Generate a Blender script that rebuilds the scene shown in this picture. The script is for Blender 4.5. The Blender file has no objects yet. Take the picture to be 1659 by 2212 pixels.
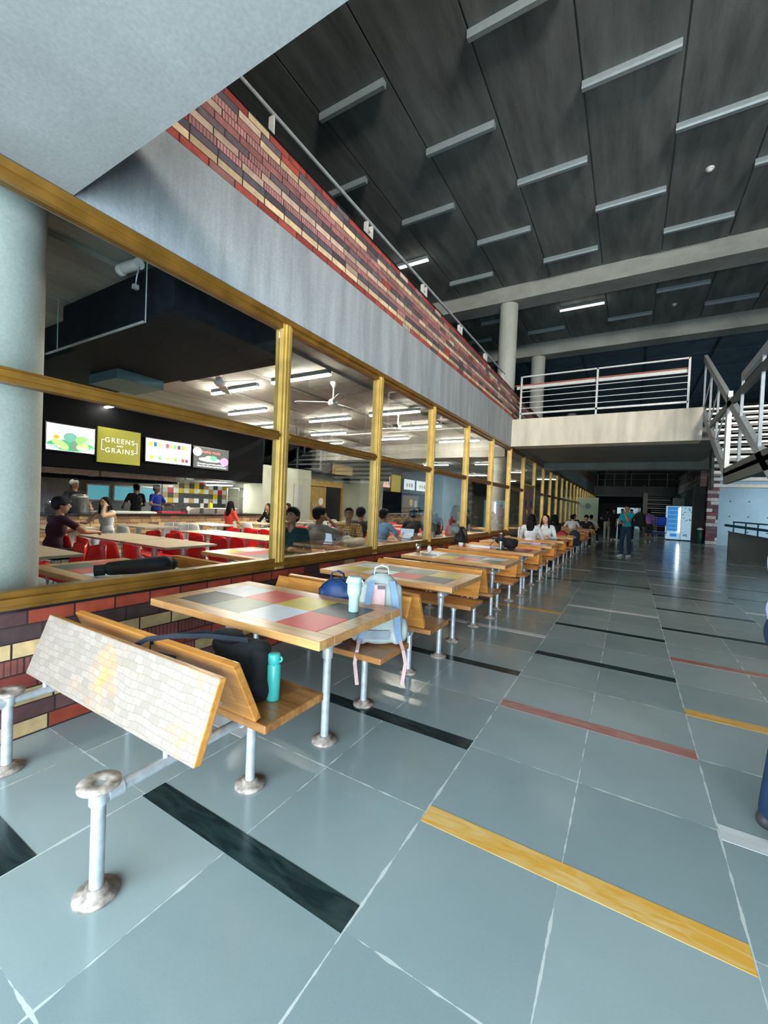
import bpy, math, random
import numpy as np
from mathutils import Vector, Matrix, Quaternion

S = bpy.context.scene
COL = S.collection
R = math.radians
PI = math.pi

# ------------------------------------------------------------------ camera
# world: X across the hall (left wall at X=-2.86), Y along the hall, Z up, metres
cam_d = bpy.data.cameras.new('camera')
cam = bpy.data.objects.new('camera', cam_d)
COL.objects.link(cam)
F_PX, PITCH, YAW, ROLL = 898.46, -0.018818, 0.533097, -0.041540
cy_, sy_, cp_, sp_ = math.cos(YAW), math.sin(YAW), math.cos(PITCH), math.sin(PITCH)
fw = Vector((-sy_ * cp_, cy_ * cp_, sp_)); rt = Vector((cy_, sy_, 0)); dn = fw.cross(rt)
r2 = math.cos(ROLL) * rt + math.sin(ROLL) * dn
d2 = -math.sin(ROLL) * rt + math.cos(ROLL) * dn
M = Matrix.Identity(4)
for i in range(3):
    M[i][0] = r2[i]; M[i][1] = -d2[i]; M[i][2] = -fw[i]
M[2][3] = 1.42
cam.matrix_world = M
cam_d.sensor_fit = 'VERTICAL'; cam_d.sensor_height = 36.0
cam_d.lens = F_PX / 2212.0 * 36.0
cam_d.clip_start = 0.05; cam_d.clip_end = 300
S.camera = cam

# ------------------------------------------------------------------ view, world, daylight
S.view_settings.view_transform = 'Standard'
S.view_settings.look = 'None'
S.view_settings.gamma = 1.0
S.view_settings.use_curve_mapping = False
S.view_settings.exposure = 0.0
S.cycles.max_bounces = 6; S.cycles.diffuse_bounces = 3; S.cycles.glossy_bounces = 3
S.cycles.use_adaptive_sampling = True; S.cycles.adaptive_threshold = 0.06
S.cycles.transmission_bounces = 6; S.cycles.transparent_max_bounces = 10
S.cycles.use_denoising = True
S.cycles.sample_clamp_indirect = 6.0
S.cycles.caustics_reflective = False; S.cycles.caustics_refractive = False

W = bpy.data.worlds.new('sky'); S.world = W; W.use_nodes = True
nt = W.node_tree; nt.nodes.clear()
wo = nt.nodes.new('ShaderNodeOutputWorld'); bg = nt.nodes.new('ShaderNodeBackground')
bg.inputs[0].default_value = (0.74, 0.90, 1.0, 1); bg.inputs[1].default_value = 16.0
nt.links.new(bg.outputs[0], wo.inputs[0])

def area(name, loc, target, sx, sy, power, col=(1, 1, 1)):
    d = bpy.data.lights.new(name, 'AREA'); d.shape = 'RECTANGLE'; d.size = sx; d.size_y = sy
    d.energy = power; d.color = col
    o = bpy.data.objects.new(name, d); COL.objects.link(o); o.location = loc
    o.rotation_euler = (Vector(target) - Vector(loc)).to_track_quat('-Z', 'Y').to_euler()
    return o
hi = area('daylight_high_opening', (5.0, -3.1, 6.4), (-2.2, 9, 4.6), 3.5, 1.0, 430, (1.0, 0.95, 0.87))
sd_ = area('blue_wall_fill', (8.2, 22.5, 2.6), (6.0, 27.6, 1.4), 1.2, 2.5, 60, (.72, .88, 1.0))  # added lamp that brightens the blue wall; the side wall here is closed
sd_.data.spread = R(80)
hi.data.spread = R(84)
pt = area('daylight_doorway', (-.25, -1.2, 1.5), (-.25, 0, 1.5), 5.4, 3.1, 1, (1, 1, 1))
pt.data.cycles.is_portal = True

# ------------------------------------------------------------------ mesh helpers
class MB:
    def __init__(s): s.v = []; s.f = []; s.m = []; s.s = []
    def add(s, vs, fs, mi=0, sm=False, X=None):
        b = len(s.v)
        for p in vs:
            p = Vector(p)
            if X is not None: p = X @ p
            s.v.append(tuple(p))
        for f in fs:
            s.f.append([b + i for i in f]); s.m.append(mi)
            s.s.append(sm)
        return s
    def box(s, x0, x1, y0, y1, z0, z1, mi=0, X=None):
        vs = [(x, y, z) for z in (z0, z1) for y in (y0, y1) for x in (x0, x1)]
        return s.add(vs, [(0, 2, 3, 1), (4, 5, 7, 6), (0, 1, 5, 4), (2, 6, 7, 3), (0, 4, 6, 2), (1, 3, 7, 5)], mi, False, X)
    def cyl(s, p, q, r0, r1=None, n=14, mi=0, cap=True, sm=True):
        r1 = r0 if r1 is None else r1
        p = Vector(p); q = Vector(q); d = (q - p).normalized()
        a = d.orthogonal().normalized(); b = d.cross(a)
        vs = []
        for c, r in ((p, r0), (q, r1)):
            for i in range(n):
                t = 2 * PI * i / n; vs.append(c + (a * math.cos(t) + b * math.sin(t)) * r)
        s.add(vs, [(i, (i + 1) % n, n + (i + 1) % n, n + i) for i in range(n)], mi, sm)
        if cap:
            s.add(vs[:n], [tuple(reversed(range(n)))], mi); s.add(vs[n:], [tuple(range(n))], mi)
        return s
    def tube(s, path, r, n=8, mi=0, flat=None):
        P = [Vector(p) for p in path]; rings = []; up = None
        for i, p in enumerate(P):
            d = (P[min(i + 1, len(P) - 1)] - P[max(i - 1, 0)]).normalized()
            a = d.orthogonal().normalized() if up is None else (up - up.dot(d) * d).normalized()
            up = a; b = d.cross(a)
            ra, rb = (r, r) if flat is None else flat
            rings.append([p + a * math.cos(2 * PI * k / n) * ra + b * math.sin(2 * PI * k / n) * rb for k in range(n)])
        vs = [v for g in rings for v in g]; fs = []
        for i in range(len(P) - 1):
            for k in range(n):
                fs.append((i * n + k, i * n + (k + 1) % n, (i + 1) * n + (k + 1) % n, (i + 1) * n + k))
        fs.append(tuple(reversed(range(n)))); fs.append(tuple(range(len(vs) - n, len(vs))))
        return s.add(vs, fs, mi, True)
    def strap(s, path, w, t, side, mi=0):
        # flat ribbon: side = width direction
        P = [Vector(p) for p in path]; side = Vector(side).normalized(); vs = []
        for i, p in enumerate(P):
            d = (P[min(i + 1, len(P) - 1)] - P[max(i - 1, 0)]).normalized(); nrm = d.cross(side).normalized()
            for a, b in ((-1, -1), (1, -1), (1, 1), (-1, 1)): vs.append(p + side * a * w / 2 + nrm * b * t / 2)
        fs = []
        for i in range(len(P) - 1):
            for k in range(4): fs.append((i * 4 + k, i * 4 + (k + 1) % 4, i * 4 + 4 + (k + 1) % 4, i * 4 + 4 + k))
        fs += [(3, 2, 1, 0), tuple(range(len(vs) - 4, len(vs)))]
        return s.add(vs, fs, mi, False)
    def lathe(s, prof, c=(0, 0, 0), n=20, mi=0, X=None):
        vs = []; c = Vector(c)
        for r, z in prof:
            for k in range(n):
                t = 2 * PI * k / n; vs.append((c.x + r * math.cos(t), c.y + r * math.sin(t), c.z + z))
        fs = [(i * n + k, i * n + (k + 1) % n, (i + 1) * n + (k + 1) % n, (i + 1) * n + k) for i in range(len(prof) - 1) for k in range(n)]
        fs += [tuple(reversed(range(n))), tuple(range(len(vs) - n, len(vs)))]
        return s.add(vs, fs, mi, True, X)
    def ell(s, c, r, nu=16, nv=10, mi=0, X=None, e=1.0):
        vs = []
        def sp(v): return math.copysign(abs(v) ** e, v)
        for j in range(1, nv):
            ph = PI * j / nv
            for i in range(nu):
                t = 2 * PI * i / nu
                vs.append((c[0] + r[0] * sp(math.sin(ph)) * sp(math.cos(t)), c[1] + r[1] * sp(math.sin(ph)) * sp(math.sin(t)), c[2] + r[2] * sp(math.cos(ph))))
        top = len(vs); vs.append((c[0], c[1], c[2] + r[2])); vs.append((c[0], c[1], c[2] - r[2]))
        fs = []
        for j in range(nv - 2):
            for i in range(nu): fs.append((j * nu + i, (j + 1) * nu + i, (j + 1) * nu + (i + 1) % nu, j * nu + (i + 1) % nu))
        for i in range(nu):
            fs.append((top, i, (i + 1) % nu)); fs.append((top + 1, (nv - 2) * nu + (i + 1) % nu, (nv - 2) * nu + i))
        return s.add(vs, fs, mi, True, X)
    def prism(s, pts, vec, mi=0, X=None):
        n = len(pts); v = Vector(vec); vs = [Vector(p) for p in pts] + [Vector(p) + v for p in pts]
        fs = [tuple(reversed(range(n))), tuple(range(n, 2 * n))] + [(i, (i + 1) % n, n + (i + 1) % n, n + i) for i in range(n)]
        return s.add(vs, fs, mi, False, X)
    def build(s, name, mat, parent=None, bevel=0, loc=None, rz=0, seg=2):
        me = bpy.data.meshes.new(name); me.from_pydata(s.v, [], s.f)
        mats = mat if isinstance(mat, (list, tuple)) else [mat]
        for m in mats: me.materials.append(m)
        me.polygons.foreach_set('material_index', s.m); me.polygons.foreach_set('use_smooth', s.s)
        me.update()
        o = bpy.data.objects.new(name, me); COL.objects.link(o)
        if parent is not None: o.parent = parent
        if loc is not None: o.location = loc
        if rz: o.rotation_euler.z = rz
        if bevel:
            b = o.modifiers.new('bevel', 'BEVEL'); b.width = bevel; b.segments = seg; b.limit_method = 'ANGLE'; b.angle_limit = R(50)
        return o

def bx(*a): return MB().box(*a)
def tag(o, label, cat, group=None):
    o['label'] = label; o['category'] = cat
    if group: o['group'] = group
    return o
def thing(name, label, cat, loc=(0, 0, 0), rz=0, group=None):
    o = bpy.data.objects.new(name, None); o.empty_display_size = .1; COL.objects.link(o)
    o.location = loc; o.rotation_euler = (0, 0, rz)
    return tag(o, label, cat, group)
def struct(name, mb, mat, parent=None, bevel=0):
    o = mb.build(name, mat, parent, bevel)
    if parent is None: o['kind'] = 'structure'
    return o
KIDS = {}
def dup(root, loc=None, rz=None, label=None, group=None):
    def cp(o, par):
        c = o.copy(); COL.objects.link(c)
        if par is not None: c.parent = par
        for ch in kids(o): cp(ch, c)
        return c
    def kids(o):
        return [x for x in ALLP.get(o.name, [])]
    ALLP = {}
    stack = [root]
    for x in root.children_recursive: ALLP.setdefault(x.parent.name, []).append(x)
    r = cp(root, None)
    if loc is not None: r.location = loc
    if rz is not None: r.rotation_euler = (0, 0, rz)
    if label: r['label'] = label
    if group: r['group'] = group
    return r

ORD = ['first', 'second', 'third', 'fourth', 'fifth', 'sixth', 'seventh', 'eighth', 'ninth', 'tenth', 'eleventh', 'twelfth', 'thirteenth', 'fourteenth', 'fifteenth']

# ------------------------------------------------------------------ materials
def newmat(name):
    m = bpy.data.materials.new(name); m.use_nodes = True
    n = m.node_tree.nodes; b = n['Principled BSDF']
    return m, n, m.node_tree.links, b
def plain(name, col, rough=.5, metal=0.0, spec=.5, noise=0.06, emit=0, scale=12):
    m, n, l, b = newmat(name)
    b.inputs['Roughness'].default_value = rough; b.inputs['Metallic'].default_value = metal
    b.inputs['Specular IOR Level'].default_value = spec
    if noise:
        t = n.new('ShaderNodeTexCoord'); x = n.new('ShaderNodeTexNoise'); x.inputs['Scale'].default_value = scale; x.inputs['Detail'].default_value = 4
        l.new(t.outputs['Object'], x.inputs['Vector'])
        r = n.new('ShaderNodeValToRGB')
        r.color_ramp.elements[0].position = .3; r.color_ramp.elements[1].position = .7
        r.color_ramp.elements[0].color = (*[c * (1 - noise * 2) for c in col], 1)
        r.color_ramp.elements[1].color = (*[min(1, c * (1 + noise)) for c in col], 1)
        l.new(x.outputs['Fac'], r.inputs[0]); l.new(r.outputs[0], b.inputs['Base Color'])
    else: b.inputs['Base Color'].default_value = (*col, 1)
    if emit:
        b.inputs['Emission Color'].default_value = (*col, 1); b.inputs['Emission Strength'].default_value = emit
    return m
def emitm(name, col, st):
    m, n, l, b = newmat(name); b.inputs['Base Color'].default_value = (*col, 1)
    b.inputs['Emission Color'].default_value = (*col, 1); b.inputs['Emission Strength'].default_value = st
    return m
def node_math(n, l, op, a, b=None):
    x = n.new('ShaderNodeMath'); x.operation = op
    for i, v in enumerate((a, b)):
        if v is None: continue
        if isinstance(v, (int, float)): x.inputs[i].default_value = v
        else: l.new(v, x.inputs[i])
    return x.outputs[0]
def concrete(name, col, rough=.75, var=.25, stretch=(1, 1, 1), scale=1.2, bump=.15, fine=.08, streak=0.0):
    m, n, l, b = newmat(name)
    g = n.new('ShaderNodeNewGeometry')
    mp = n.new('ShaderNodeMapping'); mp.inputs['Scale'].default_value = stretch
    l.new(g.outputs['Position'], mp.inputs[0])
    a = n.new('ShaderNodeTexNoise'); a.inputs['Scale'].default_value = scale; a.inputs['Detail'].default_value = 8; a.inputs['Roughness'].default_value = .6
    l.new(mp.outputs[0], a.inputs['Vector'])
    f = n.new('ShaderNodeTexNoise'); f.inputs['Scale'].default_value = 60; f.inputs['Detail'].default_value = 3
    l.new(g.outputs['Position'], f.inputs['Vector'])
    r = n.new('ShaderNodeValToRGB'); r.color_ramp.elements[0].position = .3; r.color_ramp.elements[1].position = .72
    r.color_ramp.elements[0].color = (*[c * (1 - var) for c in col], 1); r.color_ramp.elements[1].color = (*[min(1, c * (1 + var * .6)) for c in col], 1)
    l.new(a.outputs['Fac'], r.inputs[0])
    mx = n.new('ShaderNodeMix'); mx.data_type = 'RGBA'; mx.blend_type = 'MULTIPLY'; mx.inputs[0].default_value = 1.0
    r2_ = n.new('ShaderNodeMapRange'); r2_.inputs[1].default_value = .3; r2_.inputs[2].default_value = .7
    r2_.inputs[3].default_value = 1 - fine * 2; r2_.inputs[4].default_value = 1
    l.new(f.outputs['Fac'], r2_.inputs[0])
    l.new(r.outputs[0], mx.inputs[6]); l.new(r2_.outputs[0], mx.inputs[7])
    l.new(mx.outputs[2], b.inputs['Base Color'])
    b.inputs['Roughness'].default_value = rough
    if bump:
        bp = n.new('ShaderNodeBump'); bp.inputs['Strength'].default_value = bump; bp.inputs['Distance'].default_value = .02
        l.new(a.outputs['Fac'], bp.inputs['Height']); l.new(bp.outputs[0], b.inputs['Normal'])
    return m
def brick(name, axis, L, Hh, z0=0.0, sat=1.0, seed=0.0, colors=None, mortar=(.05, .03, .03), rough=.55, rib_i=3, brk_p=.66, rows=None):
    """axis: index of the horizontal world axis (0: X, 1: Y)"""
    m, n, l, b = newmat(name)
    g = n.new('ShaderNodeNewGeometry'); sp = n.new('ShaderNodeSeparateXYZ'); l.new(g.outputs['Position'], sp.inputs[0])
    u = sp.outputs[axis]; z = sp.outputs[2]
    zz = node_math(n, l, 'DIVIDE', node_math(n, l, 'SUBTRACT', z, z0), Hh)
    row = node_math(n, l, 'FLOOR', zz); fz = node_math(n, l, 'FRACT', zz)
    wr = n.new('ShaderNodeTexWhiteNoise'); wr.noise_dimensions = '1D'; l.new(node_math(n, l, 'ADD', row, 31.7 + seed), wr.inputs['W'])
    uu = node_math(n, l, 'ADD', node_math(n, l, 'DIVIDE', u, L), wr.outputs['Value'])
    ci = node_math(n, l, 'FLOOR', uu); fu = node_math(n, l, 'FRACT', uu)
    cmb = n.new('ShaderNodeCombineXYZ'); l.new(ci, cmb.inputs[0]); l.new(row, cmb.inputs[1]); cmb.inputs[2].default_value = seed
    wc = n.new('ShaderNodeTexWhiteNoise'); wc.noise_dimensions = '3D'; l.new(cmb.outputs[0], wc.inputs['Vector'])
    sc = n.new('ShaderNodeSeparateColor'); l.new(wc.outputs['Color'], sc.inputs[0])
    # row colour index cycles through the bond; a third of the bricks break the pattern
    pat = node_math(n, l, 'FRACT', node_math(n, l, 'ADD', node_math(n, l, 'MULTIPLY', row, 0.2858), .07 + seed))
    if rows:
        rr_ = n.new('ShaderNodeValToRGB'); rr_.color_ramp.interpolation = 'CONSTANT'; e2 = rr_.color_ramp.elements
        while len(e2) < len(rows): e2.new(.5)
        for i, v_ in enumerate(rows): e2[i].position = i / len(rows); e2[i].color = ((v_ + .5) / 7,) * 3 + (1,)
        l.new(node_math(n, l, 'DIVIDE', node_math(n, l, 'ADD', row, .5), float(len(rows))), rr_.inputs[0]); pat = rr_.outputs[0]
    brk = node_math(n, l, 'GREATER_THAN', sc.outputs[0], brk_p)
    mixv = n.new('ShaderNodeMix'); mixv.data_type = 'FLOAT'
    l.new(brk, mixv.inputs[0]); l.new(pat, mixv.inputs[2]); l.new(sc.outputs[1], mixv.inputs[3])
    ramp = n.new('ShaderNodeValToRGB'); ramp.color_ramp.interpolation = 'CONSTANT'
    cols = colors or [(.25, .055, .05), (.50, .36, .22), (.085, .07, .085), (.30, .14, .14), (.42, .28, .23), (.10, .07, .085), (.28, .11, .11)]
    el = ramp.color_ramp.elements
    while len(el) < len(cols): el.new(.5)
    for i, c in enumerate(cols):
        el[i].position = i / len(cols); el[i].color = (*c, 1)
    l.new(mixv.outputs[0], ramp.inputs[0])
    nz = n.new('ShaderNodeTexNoise'); nz.inputs['Scale'].default_value = 14; nz.inputs['Detail'].default_value = 4; l.new(g.outputs['Position'], nz.inputs['Vector'])
    val = node_math(n, l, 'MULTIPLY', node_math(n, l, 'ADD', node_math(n, l, 'MULTIPLY', sc.outputs[2], .5), .7), node_math(n, l, 'ADD', nz.outputs['Fac'], .5))
    hsv = n.new('ShaderNodeHueSaturation'); l.new(ramp.outputs[0], hsv.inputs['Color']); l.new(val, hsv.inputs['Value']); hsv.inputs['Saturation'].default_value = sat
    # ribs on the third colour rows
    isr = node_math(n, l, 'MULTIPLY', node_math(n, l, 'GREATER_THAN', mixv.outputs[0], rib_i / 7 - .001), node_math(n, l, 'LESS_THAN', mixv.outputs[0], (rib_i + 1) / 7 - .001))
    rib = node_math(n, l, 'MULTIPLY', node_math(n, l, 'LESS_THAN', node_math(n, l, 'FRACT', node_math(n, l, 'MULTIPLY', fu, 8)), .3), isr)
    mo = node_math(n, l, 'MAXIMUM', node_math(n, l, 'LESS_THAN', fz, .10), node_math(n, l, 'LESS_THAN', fu, .045 if L < .3 else .03))
    edge = node_math(n, l, 'MAXIMUM', mo, node_math(n, l, 'MULTIPLY', rib, .6))
    mx = n.new('ShaderNodeMix'); mx.data_type = 'RGBA'; l.new(edge, mx.inputs[0]); l.new(hsv.outputs[0], mx.inputs[6]); mx.inputs[7].default_value = (*mortar, 1)
    l.new(mx.outputs[2], b.inputs['Base Color'])
    bp = n.new('ShaderNodeBump'); bp.inputs['Strength'].default_value = .8; bp.inputs['Distance'].default_value = .008
    l.new(node_math(n, l, 'SUBTRACT', 1, edge), bp.inputs['Height']); l.new(bp.outputs[0], b.inputs['Normal'])
    b.inputs['Roughness'].default_value = rough
    return m
def wood(name, col, dark=.55, axis='x', rough=.38, stave=.09, scale=3.0, worn=None, coat=.25):
    m, n, l, b = newmat(name)
    t = n.new('ShaderNodeTexCoord'); mp = n.new('ShaderNodeMapping')
    mp.inputs['Scale'].default_value = {'x': (1, 12, 12), 'y': (12, 1, 12), 'z': (12, 12, 1)}[axis]
    l.new(t.outputs['Object'], mp.inputs[0])
    a = n.new('ShaderNodeTexNoise'); a.inputs['Scale'].default_value = scale; a.inputs['Detail'].default_value = 6; a.inputs['Distortion'].default_value = .8
    l.new(mp.outputs[0], a.inputs['Vector'])
    # glued staves
    m2 = n.new('ShaderNodeMapping'); m2.inputs['Scale'].default_value = {'x': (1.8, 1 / stave, 1 / stave), 'y': (1 / stave, 1.8, 1 / stave), 'z': (1 / stave, 1 / stave, 1.8)}[axis]
    l.new(t.outputs['Object'], m2.inputs[0])
    fl = n.new('ShaderNodeVectorMath'); fl.operation = 'FLOOR'; l.new(m2.outputs[0], fl.inputs[0])
    w = n.new('ShaderNodeTexWhiteNoise'); l.new(fl.outputs[0], w.inputs['Vector'])
    v = node_math(n, l, 'ADD', node_math(n, l, 'MULTIPLY', a.outputs['Fac'], .75), node_math(n, l, 'MULTIPLY', w.outputs['Value'], .28))
    r = n.new('ShaderNodeValToRGB'); r.color_ramp.elements[0].position = .3; r.color_ramp.elements[1].position = .75
    r.color_ramp.elements[0].color = (col[0] * dark, col[1] * dark * .85, col[2] * dark * .7, 1); r.color_ramp.elements[1].color = (*col, 1)
    l.new(v, r.inputs[0]); out = r.outputs[0]
    if worn:
        q = n.new('ShaderNodeTexNoise'); q.inputs['Scale'].default_value = 2.2; q.inputs['Detail'].default_value = 10; q.inputs['Roughness'].default_value = .7
        l.new(t.outputs['Object'], q.inputs['Vector'])
        rr = n.new('ShaderNodeValToRGB'); rr.color_ramp.elements[0].position = .30; rr.color_ramp.elements[1].position = .44
        l.new(q.outputs['Fac'], rr.inputs[0])
        mx = n.new('ShaderNodeMix'); mx.data_type = 'RGBA'; l.new(rr.outputs[0], mx.inputs[0]); l.new(out, mx.inputs[6]); mx.inputs[7].default_value = (*worn, 1)
        v2 = n.new('ShaderNodeTexBrick'); v2.inputs['Scale'].default_value = 9; v2.inputs['Color1'].default_value = (1, 1, 1, 1); v2.inputs['Color2'].default_value = (.62, .6, .56, 1); v2.inputs['Mortar'].default_value = (.45, .4, .33, 1); v2.inputs['Mortar Size'].default_value = .012; v2.inputs['Bias'].default_value = -.1
        dn2 = n.new('ShaderNodeVectorMath'); dn2.operation = 'MULTIPLY_ADD'; l.new(q.outputs['Color'], dn2.inputs[0]); dn2.inputs[1].default_value = (.07, .07, .07); sw = n.new('ShaderNodeSeparateXYZ'); l.new(t.outputs['Object'], sw.inputs[0]); cw = n.new('ShaderNodeCombineXYZ'); l.new(sw.outputs[0], cw.inputs[0]); l.new(sw.outputs[2], cw.inputs[1]); l.new(cw.outputs[0], dn2.inputs[2]); l.new(dn2.outputs[0], v2.inputs['Vector'])
        m3 = n.new('ShaderNodeMix'); m3.data_type = 'RGBA'; m3.blend_type = 'MULTIPLY'; m3.inputs[0].default_value = .6
        l.new(mx.outputs[2], m3.inputs[6]); l.new(v2.outputs['Color'], m3.inputs[7]); out = m3.outputs[2]
    l.new(out, b.inputs['Base Color']); b.inputs['Roughness'].default_value = rough
    b.inputs['Coat Weight'].default_value = coat; b.inputs['Coat Roughness'].default_value = .25
    return m
def glassm(name, tint=(.93, .97, .97), ior=1.45, k=1.0):
    m, n, l, b = newmat(name); n.remove(b)
    o = n['Material Output']; t = n.new('ShaderNodeBsdfTransparent'); t.inputs[0].default_value = (*tint, 1)
    g = n.new('ShaderNodeBsdfGlossy'); g.inputs['Roughness'].default_value = .02
    fr = n.new('ShaderNodeFresnel'); fr.inputs[0].default_value = ior
    mx = n.new('ShaderNodeMixShader'); l.new(node_math(n, l, 'MULTIPLY', fr.outputs[0], k), mx.inputs[0]); l.new(t.outputs[0], mx.inputs[1]); l.new(g.outputs[0], mx.inputs[2])
    l.new(mx.outputs[0], o.inputs[0])
    return m

MT = {}
MT['soffit'] = concrete('smooth_grey_concrete', (.20, .21, .205), .7, .22, (1, 1, 1), 1.1, .08)
MT['band'] = concrete('board_marked_concrete', (.36, .39, .41), .8, .28, (1, 3.2, .35), 2.0, .2)
MT['beam'] = concrete('grey_beam_concrete', (.40, .42, .39), .8, .3, (.6, 1, 1), 1.5, .1)
MT['bridge'] = concrete('warm_beige_concrete', (.74, .67, .54), .8, .28, (2.2, 1, .4), 1.6, .15)
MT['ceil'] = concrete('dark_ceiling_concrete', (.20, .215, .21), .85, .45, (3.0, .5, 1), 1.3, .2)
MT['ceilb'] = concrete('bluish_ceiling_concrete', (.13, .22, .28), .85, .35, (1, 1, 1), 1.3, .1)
MT['ceili'] = concrete('hall_ceiling_concrete', (.40, .385, .35), .85, .35, (3.0, .4, 1), 1.3, .2)
MT['col'] = concrete('column_concrete', (.55, .57, .52), .75, .22, (1, 1, .5), 1.6, .1)
MT['wallc'] = concrete('pale_wall_concrete', (.46, .48, .40), .8, .2, (1, 1, 1), 1.0, .1)
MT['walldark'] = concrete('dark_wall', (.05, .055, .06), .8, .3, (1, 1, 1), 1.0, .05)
MT['wallblue'] = concrete('blue_grey_concrete', (.42, .58, .68), .75, .15, (1, 1, 1), .8, .05)
MT['brickp'] = brick('parapet_brick', 1, .24, .0641, 3.92, seed=.0, brk_p=.78, rows=[0, 1, 2, 3, 4, 5, 6, 3, 1, 2, 0], colors=[(.36, .07, .055), (.66, .50, .31), (.11, .095, .11), (.46, .22, .21), (.60, .44, .34), (.14, .11, .12), (.36, .15, .14)])
MT['brickw'] = brick('low_wall_brick', 1, .235, .092, .0, seed=.43, colors=[(.50, .35, .17), (.06, .035, .035), (.30, .055, .04), (.36, .06, .03), (.24, .075, .06), (.10, .045, .045), (.54, .38, .19)], mortar=(.03, .015, .015), rib_i=4, brk_p=.84)
MT['brickc'] = brick('counter_brick', 1, .26, .09, .0, seed=.2, colors=[(.42, .22, .08), (.62, .42, .20), (.30, .14, .06), (.45, .25, .12), (.55, .36, .18), (.20, .10, .05), (.50, .30, .14)])
MT['brickq'] = brick('striped_quoin_brick', 0, .4, .19, .0, seed=.1, colors=[(.10, .05, .06), (.55, .50, .47), (.16, .09, .10), (.28, .07, .08), (.62, .56, .52), (.12, .07, .08), (.20, .08, .09)])
MT['woodf'] = wood('honey_wood', (.76, .335, .07), .6, 'x')
MT['woodseat'] = wood('seat_wood', (.52, .24, .075), .5, 'x', .3)
MT['woodframe'] = wood('table_edge_wood', (.66, .36, .14), .65, 'x', .35, .07)
MT['worn'] = wood('worn_whitewashed_wood', (.70, .33, .09), .7, 'x', .6, .09, worn=(.285, .235, .20), coat=.0)
MT['frame'] = plain('brown_window_frame', (.23, .11, .018), .35, .3, .5, .15, scale=6)
MT['frame2'] = plain('lit_window_frame', (.58, .37, .09), .35, .25, .5, .12, scale=6)  # brighter copy of the frame tone, light on the stiles put into the colour
MT['pipe'] = plain('galvanised_pipe', (.62, .66, .70), .36, .45, .5, .12, scale=20)
MT['flange'] = plain('rusty_flange', (.50, .42, .37), .6, .3, .5, .3, scale=30)
MT['steel'] = plain('brushed_steel', (.62, .62, .61), .28, .9, .5, .1)
MT['stairsteel'] = plain('grey_painted_steel', (.34, .37, .38), .6, 0, .5, .1)
MT['darksteel'] = plain('dark_steel', (.06, .075, .075), .5, .4)
MT['railw'] = plain('white_rail_paint', (.62, .62, .60), .4, .1)
MT['handrail'] = plain('reddish_handrail', (.35, .10, .06), .4)
MT['white'] = plain('white_plastic', (.80, .80, .78), .4)
MT['whitem'] = plain('white_paint', (.85, .85, .84), .5)
MT['red'] = plain('red_plastic', (.78, .012, .016), .32, 0, .5, .03)
MT['black'] = plain('black_fabric', (.012, .013, .015), .8, 0, .3, .2)
MT['blackg'] = plain('black_gloss', (.01, .01, .012), .25, 0, .5, 0)
MT['duct'] = plain('black_duct', (.010, .013, .018), .7, .0, .1, .2)
MT['glass'] = glassm('window_glass', (.95, .975, .97), 1.35, .55)
MT['clear'] = glassm('clear_plastic', (.85, .9, .92), 1.3)
MT['lamp'] = emitm('tube_lamp_on', (1.0, .96, .86), 14.0)
MT['lampi'] = emitm('cafeteria_tube_on', (1.0, .93, .80), 230.0)
MT['lampoff'] = plain('unlit_lamp_housing', (.30, .36, .38), .4, .2, .5, .05)
MT['tan'] = plain('beige_laminate', (.58, .46, .32), .35, 0, .5, .04)
MT['tanedge'] = plain('grey_edge_band', (.35, .33, .30), .5)
MT['t_white'] = plain('white_tile', (.66, .70, .76), .32, 0, .18, .03)
MT['t_red'] = plain('red_tile', (.62, .02, .03), .32, 0, .18, .05)
MT['t_yel'] = plain('yellow_tile', (.60, .44, .01), .32, 0, .18, .05)
MT['t_dark'] = plain('charcoal_tile', (.07, .075, .075), .32, 0, .18, .05)
MT['t_sage'] = plain('sage_tile', (.19, .21, .155), .32, 0, .18, .05)
# ================================================================== SETTING
XW = -2.86      # face of window frames and upper wall
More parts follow.
